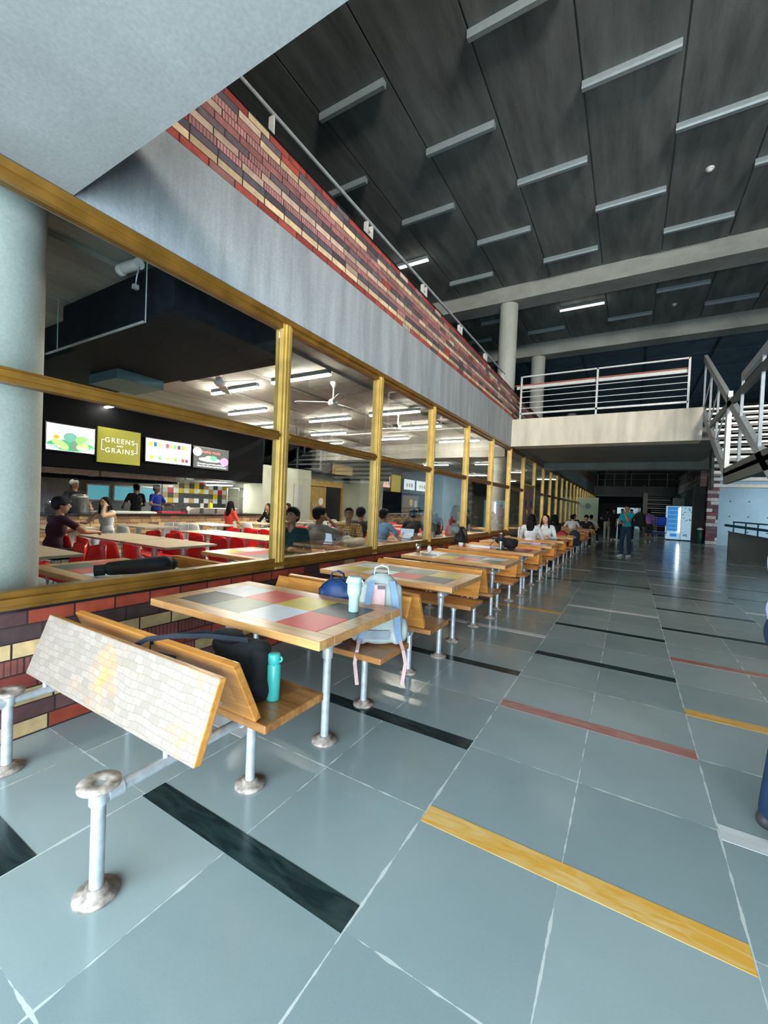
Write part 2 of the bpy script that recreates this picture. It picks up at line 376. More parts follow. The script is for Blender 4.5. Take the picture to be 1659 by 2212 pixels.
# ---- floor: slate slabs with white grout and inlaid stone strips
def floor_mat():
    m, n, l, b = newmat('polished_slate')
    g = n.new('ShaderNodeNewGeometry'); sp = n.new('ShaderNodeSeparateXYZ'); l.new(g.outputs['Position'], sp.inputs[0])
    u = node_math(n, l, 'DIVIDE', node_math(n, l, 'ADD', sp.outputs[0], .753), .5825)
    v = node_math(n, l, 'DIVIDE', node_math(n, l, 'SUBTRACT', sp.outputs[1], 2.41), .64)
    cu = node_math(n, l, 'FLOOR', u); cv = node_math(n, l, 'FLOOR', v)
    cmb = n.new('ShaderNodeCombineXYZ'); l.new(cu, cmb.inputs[0]); l.new(cv, cmb.inputs[1])
    wn = n.new('ShaderNodeTexWhiteNoise'); l.new(cmb.outputs[0], wn.inputs['Vector'])
    def dist(x, s):
        f = node_math(n, l, 'FRACT', x)
        return node_math(n, l, 'MULTIPLY', node_math(n, l, 'MINIMUM', f, node_math(n, l, 'SUBTRACT', 1, f)), s)
    wob = n.new('ShaderNodeTexNoise'); wob.inputs['Scale'].default_value = 9; wob.inputs['Detail'].default_value = 5; l.new(g.outputs['Position'], wob.inputs['Vector'])
    wid = node_math(n, l, 'MULTIPLY', node_math(n, l, 'SUBTRACT', wob.outputs['Fac'], .36), .024)
    u2 = node_math(n, l, 'MULTIPLY', u, .5)
    du2 = dist(u2, 1.165); du = node_math(n, l, 'ADD', dist(u, .5825), .0012); dv = node_math(n, l, 'ADD', dist(v, .64), .0008)
    d = node_math(n, l, 'MINIMUM', node_math(n, l, 'MINIMUM', du2, du), dv)
    gr = node_math(n, l, 'LESS_THAN', d, wid)
    a = n.new('ShaderNodeTexNoise'); a.inputs['Scale'].default_value = 1.6; a.inputs['Detail'].default_value = 7; l.new(g.outputs['Position'], a.inputs['Vector'])
    f = n.new('ShaderNodeTexNoise'); f.inputs['Scale'].default_value = 120; f.inputs['Detail'].default_value = 2; l.new(g.outputs['Position'], f.inputs['Vector'])
    t = node_math(n, l, 'ADD', node_math(n, l, 'MULTIPLY', a.outputs['Fac'], .5), node_math(n, l, 'ADD', node_math(n, l, 'MULTIPLY', wn.outputs['Value'], .35), node_math(n, l, 'MULTIPLY', f.outputs['Fac'], .15)))
    r = n.new('ShaderNodeValToRGB'); r.color_ramp.elements[0].position = .2; r.color_ramp.elements[1].position = .8
    r.color_ramp.elements[0].color = (.235, .305, .315, 1); r.color_ramp.elements[1].color = (.37, .445, .45, 1)
    l.new(t, r.inputs[0])
    mx = n.new('ShaderNodeMix'); mx.data_type = 'RGBA'; l.new(gr, mx.inputs[0]); l.new(r.outputs[0], mx.inputs[6]); mx.inputs[7].default_value = (.62, .66, .64, 1)
    l.new(mx.outputs[2], b.inputs['Base Color'])
    rr = n.new('ShaderNodeMapRange'); rr.inputs[3].default_value = .10; rr.inputs[4].default_value = .26; l.new(a.outputs['Fac'], rr.inputs[0]); l.new(rr.outputs[0], b.inputs['Roughness'])
    b.inputs['Specular IOR Level'].default_value = .5
    bp = n.new('ShaderNodeBump'); bp.inputs['Strength'].default_value = .12; bp.inputs['Distance'].default_value = .01
    l.new(a.outputs['Fac'], bp.inputs['Height']); l.new(bp.outputs[0], b.inputs['Normal'])
    return m
def stone(name, c1, c2, sc=4, rough=.16):
    m, n, l, b = newmat(name)
    t = n.new('ShaderNodeNewGeometry'); mp = n.new('ShaderNodeMapping'); mp.inputs['Scale'].default_value = (1, 5, 1); l.new(t.outputs['Position'], mp.inputs[0])
    x = n.new('ShaderNodeTexNoise'); x.inputs['Scale'].default_value = sc; x.inputs['Detail'].default_value = 9; x.inputs['Distortion'].default_value = 1.4; l.new(mp.outputs[0], x.inputs['Vector'])
    r = n.new('ShaderNodeValToRGB'); r.color_ramp.elements[0].position = .38; r.color_ramp.elements[1].position = .72
    r.color_ramp.elements[0].color = (*c1, 1); r.color_ramp.elements[1].color = (*c2, 1)
    l.new(x.outputs['Fac'], r.inputs[0]); l.new(r.outputs[0], b.inputs['Base Color']); b.inputs['Roughness'].default_value = rough
    return m
SM = [floor_mat(), stone('black_marble', (.008, .022, .026), (.03, .06, .06)), stone('yellow_marble', (.78, .40, .06), (.85, .58, .24)),
      stone('pink_stone', (.36, .14, .12), (.48, .24, .20)), stone('white_marble', (.62, .63, .64), (.75, .76, .77))]
fl = MB().box(-16, 14, -1.3, 60, -.2, 0)
def col_x(k): return -.753 + 1.165 * k
ST = [(-2, .60, 1), (-2, 1.70, 4), (-1, 1.115, 1), (-1, 2.355, 1), (-1, 3.65, 1), (-1, 4.92, 4), (-1, 6.20, 2), (-1, 9.35, 1), (-1, 11.3, 4),
      (0, 1.71, 2), (0, 3.03, 3), (0, 4.33, 1), (0, 5.62, 1), (0, 6.88, 4), (0, 9.45, 1), (0, 12.2, 4), (0, 14.3, 4), (0, 15.9, 4),
      (1, 2.35, 4), (1, 3.68, 2), (1, 4.98, 3), (1, 6.27, 1), (1, 7.55, 1), (1, 8.85, 1), (1, 10.15, 4), (1, 12.7, 4), (1, 11.4, 1),
      (2, 8.2, 4), (2, 9.5, 1), (2, 13.3, 4), (2, 10.8, 1), (3, 16.6, 4), (2, 16, 1), (3, 12, 1), (1, 15.2, 1), (-1, 13.6, 1), (0, 18, 4), (2, 19, 4)]
for k, y, c in ST:
    x0, x1 = col_x(k), col_x(k + 1)
    if k == 1 and y < 3: x1 = x0 + .5825
    if k == -2 and c == 4: x0 = -2.5
    fl.box(x0 + .004, x1 - .004, y, y + .112, -.01, .0012, c)
struct('floor', fl, SM)

# ---- left wall: low brick wall, concrete band, brick parapet
struct('wall_left', MB().box(-3.03, -2.93, -.60, 46, 0, .735), MT['brickw'])
struct('trim_1', MB().box(-3.04, -2.90, -.60, 46, .735, .757), MT['blackg'])
bd = MB()
y = -4.0
while y < 42:
    y1 = min(y + 3.47, 42); bd.box(-3.16, XW, y + .004, y1 - .004, 3.135, 3.92); y = y1
bd.box(-3.15, XW - .012, -4, 42, 3.14, 3.9)
struct('wall_left_band', bd, MT['band'])
struct('wall_left_parapet', MB().box(-3.10, XW - .004, -4, 42, 3.92, 4.625), MT['brickp'])
struct('trim_2', MB().box(-3.12, XW + .006, -4, 42, 4.625, 4.645), MT['blackg'])

# ---- windows in the left wall
MULL = [-.54] + [2.93 + 1.735 * i for i in range(25)]
def window(i, y0, y1):
    fr = MB(); w = .062
    xo, xi = XW, -2.96
    for (a, b_) in ((y0, y0 + w), (y1 - w, y1)):
        fr.box(xi, xo - .006, a + .003, b_ - .003, .757, 3.13, 1)
        fr.box(xi + .02, xo + .006, a + (.006 if a == y0 else .034), b_ - (.034 if a == y0 else .006), .80, 3.10, 1)
    fr.box(xi, xo - .01, y0, y1, .757, .86, 0); fr.box(xi, xo + .014, y0, y1, .785, .825, 0)
    fr.box(xi, xo - .01, y0, y1, 3.03, 3.135, 0); fr.box(xi, xo + .014, y0, y1, 3.075, 3.125, 0)
    fr.box(xi, xo - .01, y0 + w, y1 - w, 1.985, 2.065, 0); fr.box(xi, xo + .008, y0 + w, y1 - w, 2.01, 2.045, 0)
    f = struct('window_%d' % (i + 1), fr, [MT['frame'], MT['frame2']], bevel=.003)
    for (a, b_) in ((.86, 1.985), (2.065, 3.03)):
        MB().box(-2.915, -2.909, y0 + w, y1 - w, a, b_).build('pane', MT['glass'], f)
for i in range(len(MULL) - 1):
    if i == 7: continue
    window(i, MULL[i], MULL[i + 1])
# double door leaf with round windows in the eighth bay
y0, y1 = MULL[7], MULL[8]
MT['door'] = plain('brown_door_paint', (.22, .12, .09), .45, 0, .5, .1)
d = struct('door_1', MB().box(-2.95, XW, y0, y0 + .05, .0, 3.13, 0).box(-2.95, XW, y1 - .05, y1, 0, 3.13, 0).box(-2.95, XW, y0, y1, 2.2, 2.26, 0).box(-2.95, XW, y0, y1, 3.05, 3.13, 0), MT['frame2'])
for k in range(2):
    a = y0 + .05 + k * .815; lf = MB().box(-2.93, -2.88, a, a + .81, .76, 2.2).build('door_leaf', MT['door'], d)
    MB().cyl((-2.885, a + .4, 1.62), (-2.872, a + .4, 1.62), .13, n=20).build('round_window', MT['blackg'], lf)
    MB().tube([(-2.85, a + .4, 1.44), (-2.83, a + .4, 1.42), (-2.83, a + .4, 1.30), (-2.85, a + .4, 1.28)], .012).build('door_handle', MT['frame2'], lf)
MB().box(-2.915, -2.909, y0 + .05, y1 - .05, 2.26, 3.05).build('pane', MT['glass'], d)

# ---- columns
for yc in (.96, 12.49):
    struct('column', MB().cyl((-3.42, yc, 0), (-3.42, yc, 3.45), .26, n=40), MT['col'])
for yc in (12.49, 17.1, 28):
    struct('column', MB().cyl((-3.35, yc, 3.86), (-3.35, yc, 7.46), .26, n=40), MT['col'])

# ---- upper ceiling: dark planks with grooves, and beams
cl = MB()
k = -6
while k < 9:
    x0 = -.896 + 1.28 * k
    for (a, b_) in ((-4.0, 12.2), (12.9, 16.9)):
        cl.box(x0 + .014, x0 + 1.266, a, b_, 7.88, 8.0)
    k += 1
cl.box(-9, 11, -4.3, 30, 7.93, 8.1)
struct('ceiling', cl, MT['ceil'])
c3 = MB()
for i in range(-3, 5):
    for j in range(6): c3.box(i * 2.2 + .3, i * 2.2 + 2.38, 17.9 + j * 2.1, 19.9 + j * 2.1, 7.75, 8.0)
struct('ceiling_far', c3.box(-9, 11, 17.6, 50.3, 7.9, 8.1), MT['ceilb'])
struct('beam', MB().box(-9, 11, 12.2, 12.85, 7.45, 7.95), MT['beam'])
struct('beam', MB().box(-9, 11, 16.8, 17.4, 7.40, 7.95), MT['beam'])
struct('beam', MB().box(-9, 11, 30, 30.6, 7.3, 7.95), MT['beam'])
# ---- upper corridor behind the parapet
struct('floor_upper', MB().box(-9, -3.15, -4, 46, 3.5, 3.86), MT['soffit'])
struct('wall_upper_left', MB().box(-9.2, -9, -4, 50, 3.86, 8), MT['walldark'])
gd = struct('door_sky_dimmer', MB().box(-1.2, -1.14, 50.1, 50.16, 0, 2.1).box(.94, 1.0, 50.1, 50.16, 0, 2.1).box(-.13, -.07, 50.1, 50.16, 0, 2.1), MT['darksteel'])  # glazed door added to dim the sky in the far doorway
MB().box(-1.14, .94, 50.12, 50.13, 0, 2.1).build('pane', glassm('sky_dimming_glass', (.16, .18, .18), 1.3), gd)
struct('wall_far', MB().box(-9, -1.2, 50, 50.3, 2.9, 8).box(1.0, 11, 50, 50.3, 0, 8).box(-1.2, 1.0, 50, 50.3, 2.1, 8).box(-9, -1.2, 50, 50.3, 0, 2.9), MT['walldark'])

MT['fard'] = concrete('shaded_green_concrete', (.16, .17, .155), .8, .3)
# ---- bridges across the hall
struct('bridge_near', MB().box(XW, 1.15, -4.2, 1.15, 3.13, 3.86), MT['soffit'])
gj = MB()
struct('bridge_far', MB().box(XW, 1.30, 11.5, 12.0, 3.13, 3.86), MT['bridge'])
struct('bridge_far_slab', MB().box(XW + .002, 1.9, 12.0, 16.9, 3.20, 3.80), MT['soffit'])
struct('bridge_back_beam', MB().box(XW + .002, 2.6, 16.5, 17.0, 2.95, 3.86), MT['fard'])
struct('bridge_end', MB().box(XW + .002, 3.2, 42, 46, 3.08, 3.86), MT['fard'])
struct('wall_left_end', MB().box(-3.2, -2.9, 46, 50, 0, 8), MT['walldark'])

# ---- right side of the hall, far
struct('wall_right', MB().box(3.98, 14, 27.64, 28.0, 0, 3.9), MT['wallblue'])
hole = MB()
for i in range(6):
    for j in range(4):
        hole.cyl((4.45 + i * .75, 27.645, .75 + j * .78), (4.45 + i * .75, 27.635, .75 + j * .78), .035, n=10)
struct('wall_right_tie_holes', hole, MT['walldark'])
struct('wall_right_quoin', MB().box(3.5, 3.98, 27.60, 28.0, 0, 4.7), MT['brickq'])
struct('wall_right_opening_shade', MB().box(2.95, 3.5, 28.2, 28.4, 0, 3.1).box(3.3, 3.5, 28.4, 46, 0, 3.1), MT['walldark'])  # dark front face stands in for the shade inside an opening
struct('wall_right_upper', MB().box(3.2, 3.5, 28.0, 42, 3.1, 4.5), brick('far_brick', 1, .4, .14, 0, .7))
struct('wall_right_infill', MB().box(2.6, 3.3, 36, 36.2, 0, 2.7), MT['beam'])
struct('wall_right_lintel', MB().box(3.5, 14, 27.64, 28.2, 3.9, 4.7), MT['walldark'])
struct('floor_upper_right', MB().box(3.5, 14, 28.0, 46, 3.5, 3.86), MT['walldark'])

struct('wall_light_block_side', MB().box(9.0, 9.3, -4, 50.3, 0, 8), MT['walldark'])  # unseen wall, closed off to keep side daylight out of the hall
struct('wall_light_block_back', MB().box(-16, 9.3, -4.3, -4.0, 3.13, 8.1).box(2.4, 9.3, -1.3, -1.1, 0, 3.13), MT['wallc'])  # unseen walls added to narrow the daylight coming from behind the camera
struct('slab_light_block', MB().box(1.15, 9.3, -4.3, -1.1, 3.13, 3.86).box(3.0, 9.3, -1.75, -1.6, 3.86, 5.65), MT['soffit'])  # unseen slab and parapet added to block light from the hall floor
struct('wall_left_near', MB().box(-3.15, -2.93, -1.1, -.6, 0, 3.13), MT['wallc'])
# ---- cafeteria behind the windows
ci = MB()
x = -14.2
while x < -4.5:
    ci.box(x + .03, x + 1.22, -2, 46, 3.42, 3.5); x += 1.28
ci.box(-16, -3.16, -2, 46, 3.47, 3.5)
struct('ceiling_cafeteria', ci, MT['ceili'])
struct('wall_cafeteria_near', MB().box(-16, -3.0, -1.3, -1.1, 0, 3.5), MT['wallc'])
struct('wall_cafeteria_end', MB().box(-16, -3.0, 40, 40.2, 0, 3.42), MT['wallc'])
struct('wall_cafeteria_left', MB().box(-14.2, -14, -2, 46, 0, 3.5), MT['walldark'])
struct('wall_kitchen_back', MB().box(-13.1, -13, 1, 11.0, 0, 3.5), plain('steel_cladding', (.18, .20, .21), .4, .4))
struct('wall_kitchen_side', MB().box(-13, -10.3, 10.35, 10.5, 0, 3.5).box(-13, -10.3, 1.8, 2.0, 0, 3.5), MT['wallc'])
struct('wall_cafeteria_pier', MB().box(-11.2, -10.3, 9.63, 12.0, 0, 3.5), MT['wallc'])
struct('wall_cafeteria_back', MB().box(-11.3, -11.1, 12.0, 12.7, 0, 3.5).box(-11.3, -11.1, 15.1, 17.9, 0, 3.5).box(-11.3, -11.1, 12.0, 17.9, 2.3, 3.5).box(-11.3, -11.1, 24.6, 46, 0, 3.5), MT['wallc'])
struct('wall_cafeteria_pier', MB().box(-11.2, -10.5, 15.6, 17.6, 0, 3.5), MT['wallc'])
struct('wall_cafeteria_pier', MB().box(-10.9, -10.2, 24.5, 28.5, 0, 3.5), MT['wallblue'])
struct('beam_cafeteria', MB().box(-14, -3.2, 12.2, 12.8, 2.95, 3.5).box(-14, -3.2, -1.1, .4, 3.0, 3.5), MT['ceili'])
struct('wall_cafeteria_lintel', MB().box(-11.1, -10.3, 9.63, 17.85, 2.55, 3.42).box(-11.1, -10.3, 24.65, 46, 2.55, 3.42), plain('dark_brown_panel', (.04, .035, .03), .6))
dd = struct('door_2', MB().box(-11.25, -11.05, 12.72, 12.8, 0, 2.1).box(-11.25, -11.05, 15.0, 15.08, 0, 2.1).box(-11.25, -11.05, 12.8, 15.0, 2.05, 2.3), MT['frame2'])
MT['doory'] = plain('yellow_brown_door', (.42, .26, .07), .4, 0, .5, .12)
for a, b_ in ((12.82, 13.95), (13.97, 14.98)):
    lf = MB().box(-11.2, -11.12, a, b_, 0, 2.05).build('door_leaf', MT['doory'] if a < 13 else MT['blackg'], dd)
    if a < 13:
        MB().cyl((-11.13, 13.6, 1.42), (-11.10, 13.6, 1.42), .15, n=24).build('round_window', MT['whitem'], lf)
        MB().tube([(-11.10, 13.05, 1.35), (-11.06, 13.05, 1.33), (-11.06, 13.05, 1.0), (-11.10, 13.05, .98)], .015).tube([(-11.10, 13.2, 1.35), (-11.06, 13.2, 1.33), (-11.06, 13.2, 1.0), (-11.10, 13.2, .98)], .015).build('door_handle', MT['steel'], lf)
struct('wall_kitchen_fascia', MB().box(-10.9, -10.32, 1.8, 9.63, 1.93, 3.42), plain('black_fascia', (.003, .003, .004), .6, 0, .04, 0))
struct('wall_stall_fascia', MB().box(-11.3, -10.9, 17.9, 24.5, 2.1, 3.42), plain('dark_teal_fascia', (.015, .03, .035), .4, 0, .5, 0))

# ================================================================== FURNITURE ROW
TILES = ['t_white', 't_red', 't_yel', 't_dark', 't_sage']
TM = [MT[t] for t in TILES]
PAT = {0: ([3, 4, 0, 1], [0, 1, 2, 3]), 1: ([2, 0, 1, 3], [0, 3, 4, 2]), 2: ([3, 2, 1, 4], [0, 4, 3, 0])}
PIT = 1.7108; TY = 1.955; BY = 1.10
def table(n, mirror=False):
    near, far = PAT.get(n if not mirror else n + 3) or ([random.Random(n * 7 + j).choice(range(5)) for j in range(4)], [random.Random(n * 11 + j + 3).choice(range(5)) for j in range(4)])
    if mirror: lx0, lx1 = -.70, .70
    yc = TY + PIT * n
    xc = -1.94 if not mirror else -3.81
    side = 'inside the glass' if mirror else 'along the brick wall'
    extra = {0: ', carrying the mint tumbler', 1: ', behind the two backpacks', 2: ', with steel tumbler', 3: ', with notebooks'}.get(n, '') if not mirror else ''
    t = thing('tiled_table', 'colour tile table %s, %s from camera%s' % (side, ORD[n - (1 if mirror and n > 6 else 0)], extra), 'table', (xc, yc, 0), 0, 'tiled tables ' + side)
    hx, hy = .70, .405; bw = .118
    fr = MB()
    for (a, b_, c, d_) in ((-hx, hx, -hy, -hy + bw), (-hx, hx, hy - bw, hy), (-hx, -hx + bw, -hy + bw, hy - bw), (hx - bw, hx, -hy + bw, hy - bw)):
        fr.box(a, b_, c, d_, .705, .75)
    top = fr.box(-hx + bw, hx - bw, -hy + bw, hy - bw, .71, .744).build('tabletop', MT['woodframe'], t, .004)
    ti = MB(); tw = (2 * hx - 2 * bw) / 4; th = (2 * hy - 2 * bw) / 2
    for r_, row in enumerate((near, far)):
        for c, k in enumerate(row):
            ti.box(-hx + bw + c * tw + .001, -hx + bw + (c + 1) * tw - .001, -hy + bw + r_ * th + .001, -hy + bw + (r_ + 1) * th - .001, .744, .7495, k)
    ti.build('tile_inlay', TM, top)
    s = 1 if not mirror else -1
    for lx in (.44 * s, -.42 * s):
        lg = MB().cyl((lx, 0, .02), (lx, 0, .565), .024).cyl((lx, 0, .50), (lx, 0, .56), .032).ell((lx, 0, .585), (.040, .040, .044), 14, 8)
        l_ = lg.build('leg', MT['pipe'], t)
        MB().lathe([(.075, 0), (.075, .012), (.045, .016), (.036, .035), (.028, .035)], (lx, 0, 0), 20).build('floor_flange', MT['flange'], l_)
    fm = MB()
    for lx in (.44 * s, -.42 * s):
        fm.tube([(lx, 0, .59), (lx, .06, .592), (lx, .28, .595), (lx, .325, .607), (lx, .335, .65), (lx, .335, .70)], .028, 10)
        fm.cyl((lx, .025, .592), (lx, .10, .592), .037).cyl((lx, .22, .595), (lx, .29, .597), .036).cyl((lx, 0, .60), (lx, 0, .706), .02)
    fm.cyl((.44 * s, .30, .60), (-.42 * s, .30, .60), .02)
    fm.build('support_pipe', MT['pipe'], t)
    return t
def bench(n, mirror=False):
    yc = BY + PIT * n; xc = -1.99 if not mirror else -3.77
    side = 'inside the glass' if mirror else 'by the brick wall'
    lab = 'honey wood double bench %s, %s from camera' % (side, ORD[(n if n < 8 else 7) - 1] if mirror else ORD[n])
    if n == 0 and not mirror: lab = 'damaged double bench with whitewashed worn board and missing near seat'
    b = thing('back_to_back_bench', lab, 'bench', (xc, yc, 0), 0, 'double benches ' + side)
    hx = .69; s = 1 if not mirror else -1
    for sg in (1, -1):
        broken = n == 0 and not mirror and sg == -1
        if not broken:
            a, c = sorted((sg * .18, sg * .575))
            MB().box(-hx, hx, a, c, .407, .447).build('seat', MT['woodseat'], b, .006)
        a = sg * .205; d_ = sg * .075; t = .034 * sg
        zt = .745
        p = [(-hx, a, .462), (-hx, a - t, .452), (-hx, d_ - t, zt - .01), (-hx, d_, zt)]
        if broken:
            p = [(-hx - .02, -.17, .452), (-hx - .02, -.135, .448), (-hx - .02, -.035, .735), (-hx - .02, -.07, .742)]
        vec = (2 * hx + (.03 if broken else -.05), 0, 0)
        br = MB().prism(p, vec)
        if broken: br.m[-1] = 1
        br.build('backrest', [MT['woodf'], MT['worn']], b, .005)
        for lx in (.43 * s, -.66 * s):
            ly = sg * .345 + (.09 if broken and lx < 0 else 0)
            l_ = MB().cyl((lx, ly, .02), (lx, ly, .395), .023).cyl((lx, ly, .33), (lx, ly, .38), .031).build('leg', MT['pipe'], b)
            MB().lathe([(.072, 0), (.072, .012), (.042, .016), (.034, .034), (.026, .034)], (lx, ly, 0), 20).build('floor_flange', MT['flange'], l_)
            MB().lathe([(.012, .394), (.068, .394), (.068, .406), (.020, .4065)] if not broken else [(.03, .375), (.068, .392), (.068, .404), (.024, .405), (.020, .39)], (lx, ly, 0), 20).build('top_flange', MT['flange'], l_)
    for lx in (.43 * s, -.66 * s):
        cp = MB()
        cp.cyl((lx, -.345, .35), (lx, .345, .35), .022).cyl((lx, -.32, .35), (lx, -.27, .35), .03).cyl((lx, .27, .35), (lx, .32, .35), .03)
        cp.cyl((lx, -.10, .35), (lx, -.10, .47), .012).cyl((lx, .10, .35), (lx, .10, .47), .012).cyl((lx, .10, .47), (lx, .17, .50), .012).cyl((lx, -.10, .47), (lx, -.13, .50), .012)
        cp.build('connecting_pipe', MT['pipe'], b)
    return b
for n in range(13): table(n); bench(n)
for n in range(0, 9):
    if n != 6: table(n, True)
    if n not in (0, 7): bench(n, True)
# pipe outlet on the low brick wall
o = MB().cyl((-2.93, 1.12, .44), (-2.905, 1.12, .44), .062, n=24).cyl((-2.905, 1.12, .44), (-2.88, 1.12, .44), .035, n=20).build('wall_pipe_flange', MT['flange'])
tag(o, 'round rusty pipe flange fixed on the low brick wall behind broken bench', 'pipe flange')
# ================================================================== CEILING FITTINGS
def tube_light(lab, x0, y, z, L=1.24, on=False, group=None, h=.11, w=.10, loc_mat=None):
    t = thing('tube_light', lab, 'ceiling light', (x0 + L / 2, y, z), 0, group)
    hs = MB().box(-L / 2, L / 2, -w / 2, w / 2, -h + .025, 0)
    hs.build('housing', MT['lampoff'], t, .004)
    MB().prism([(-L / 2, -w / 2, -h + .025), (-L / 2, -w / 3, -h), (-L / 2, w / 3, -h), (-L / 2, w / 2, -h + .025)], (L, 0, 0)).build('diffuser', (loc_mat or MT['lamp']) if on else MT['lampoff'], t)
    return t
rows = [(5.43, (0, 2, 4)), (6.89, (-1, 1, 3)), (8.36, (0, 2, 4)), (9.82, (-1, 1, 3, 5)), (11.27, (0, 2, 4)),
        (14.2, (-2, 0, 2, 4)), (15.62, (-1, 1, 3, 5))]
pn = lambda p: -4.77 + 1.28 * p + .02
for ri, (y, ps) in enumerate(rows):
    for pi, p in enumerate(ps):
        on = (ri == 3 and p == -1) or (ri == 5 and p == 2)
        if on: lab = 'lit tube lamp above the brick parapet' if ri == 3 else 'lit bright tube lamp on the dark ceiling behind the first beam'
        else: lab = 'unlit grey tube light, %s row of the hall ceiling, %s from left' % (ORD[ri], ORD[pi])
        tube_light(lab, pn(p), y, 7.88, on=on, group='tube lights on the hall ceiling')
def detector(lab, x, y, z):
    t = thing('smoke_detector', lab, 'smoke detector', (x, y, z), 0, 'smoke detectors')
    MB().lathe([(.07, 0), (.07, -.02), (.05, -.03)], (0, 0, 0)).build('base', MT['white'], t)
    MB().lathe([(.045, -.03), (.045, -.05), (.02, -.065)], (0, 0, 0)).build('sensor', MT['white'], t)
detector('white round smoke detector on the front bay of the ceiling', .99, 9.66, 7.88)
detector('white round smoke detector on the dark bay behind the beam', .89, 15.38, 7.88)

# ================================================================== RAILINGS
# upper corridor rail behind the brick parapet
t = thing('parapet_railing', 'thin steel handrail with paired white posts above the brick parapet', 'railing', (-3.1, 0, 3.86))
for yy in (2.85, 4.5, 6.2, 7.9, 9.6, 11.2):
    p = MB().box(-.03, .03, yy - .012, yy + .012, 0, 1.2)
    if yy != 2.85: p.box(-.03, .03, yy + .10, yy + .124, 0, 1.2).box(-.012, .012, yy, yy + .12, 1.12, 1.15)
    p.build('post', MT['railw'], t)
MB().cyl((0, -1, 1.235), (0, 11.4, 1.235), .022).build('handrail', MT['stairsteel'], t)
# bridge railing
t = thing('bridge_railing', 'white steel bar railing with reddish handrail on the far bridge', 'railing', (0, 11.62, 3.87))
for x in (-2.68, -.84, 1.02):
    MB().box(x - .022, x + .022, -.02, .02, 0, 1.16).build('post', MT['railw'], t)
MB().box(-2.68, 1.02, -.02, .02, 1.13, 1.165).build('top_rail', MT['railw'], t)
for z in (.30, .45, .60, .75):
    MB().cyl((-2.68, 0, z), (1.02, 0, z), .011, n=8).build('bar', MT['railw'], t)
MB().box(-2.68, 1.02, -.02, .02, .13, .175).build('bottom_rail', MT['railw'], t)
hr = MB().box(-2.82, 1.0, .06, .10, .84, .92).build('handrail_support', MT['railw'], t)
MB().box(-2.86, 1.0, .05, .12, .925, .955).build('handrail', MT['handrail'], hr)

# ================================================================== STEEL STAIR on the right
t = thing('steel_stair', 'grey open-riser steel stair descending from the far bridge landing', 'staircase', (1.3, 11.9, 0))
A = Vector((0, 0, 3.95)); B = Vector((0, -3.15, 2.25)); sl = (B - A).normalized()
def strn(x, dz, w=.2, tk=.05, a=A, b_=B, ext=0):
    p = a + Vector((x, 0, dz)); q = b_ + Vector((x, 0, dz)) + sl * ext
    return [(p.x, p.y, p.z), (q.x, q.y, q.z), (q.x, q.y, q.z - w), (p.x, p.y, p.z - w)]
for x in (0, 1.6):
    st = MB().prism(strn(x, .03), (.06, 0, 0)).build('stringer', MT['stairsteel'], t, .004)
    tc = MB().prism(strn(x, 1.18, .15, ext=3.6), (.07, 0, 0)).build('top_chord', MT['stairsteel'], t, .004)
    for k in range(4):
        u = .05 + k * .3; p = A + (B - A) * u
        MB().box(x + .01, x + .045, p.y - .02, p.y + .02, p.z - .05, p.z + 1.05).build('baluster', MT['stairsteel'], t)
    for k in range(3):
        p0 = A + (B - A) * (.05 + k * .3); p1 = A + (B - A) * (.35 + k * .3)
        MB().cyl((x + .03, p0.y, p0.z + .02), (x + .03, p1.y, p1.z + 1.0), .012, n=6).build('brace_rod', MT['stairsteel'], t)
for k in range(10):
    p = A + (B - A) * ((k + .5) / 10)
    MB().box(.06, 1.6, p.y - .14, p.y + .13, p.z - .02, p.z + .02).box(.06, 1.6, p.y - .14, p.y - .12, p.z - .06, p.z + .02).build('tread', MT['railw'], t, .003)
ld = MB().box(0, 1.9, -6.6, -3.15, 2.10, 2.16).build('landing', MT['darksteel'], t)
MB().box(0, .06, -6.6, -3.15, 1.98, 2.24).build('landing_beam', MT['darksteel'], t)
for z in (3.22, 3.42): MB().box(.0, .05, -5.9, -1.45 if z < 3.3 else -4.1, z, z + .11).build('guard_rail', MT['darksteel'] if z < 3.3 else MT['stairsteel'], t)
for yy in (-4.1, -5.2): MB().box(.005, .04, yy - .02, yy + .02, 2.2, 3.42).build('guard_post', MT['stairsteel'], t)
MB().box(.0, .06, -3.2, -3.12, 2.1, 3.5).build('guard_post', MT['railw'], t)
# second flight going up to the right behind, white treads seen from below
t = thing('upper_stair', 'white open treads of the stair flight seen behind the steel stringers', 'staircase', (3.0, 13.4, 2.2))
for k in range(13):
    MB().box(-1.2, 1.5, .0 + k * .03, .16 + k * .03, k * .17, k * .17 + .085).build('tread', MT['railw'], t, .004)
for x in (-1.25, 1.5): MB().prism([(x, -.1, -.05), (x, .3, -.05), (x, .75, 2.3), (x, .35, 2.3)], (.05, 0, 0)).build('stringer', MT['darksteel'], t)

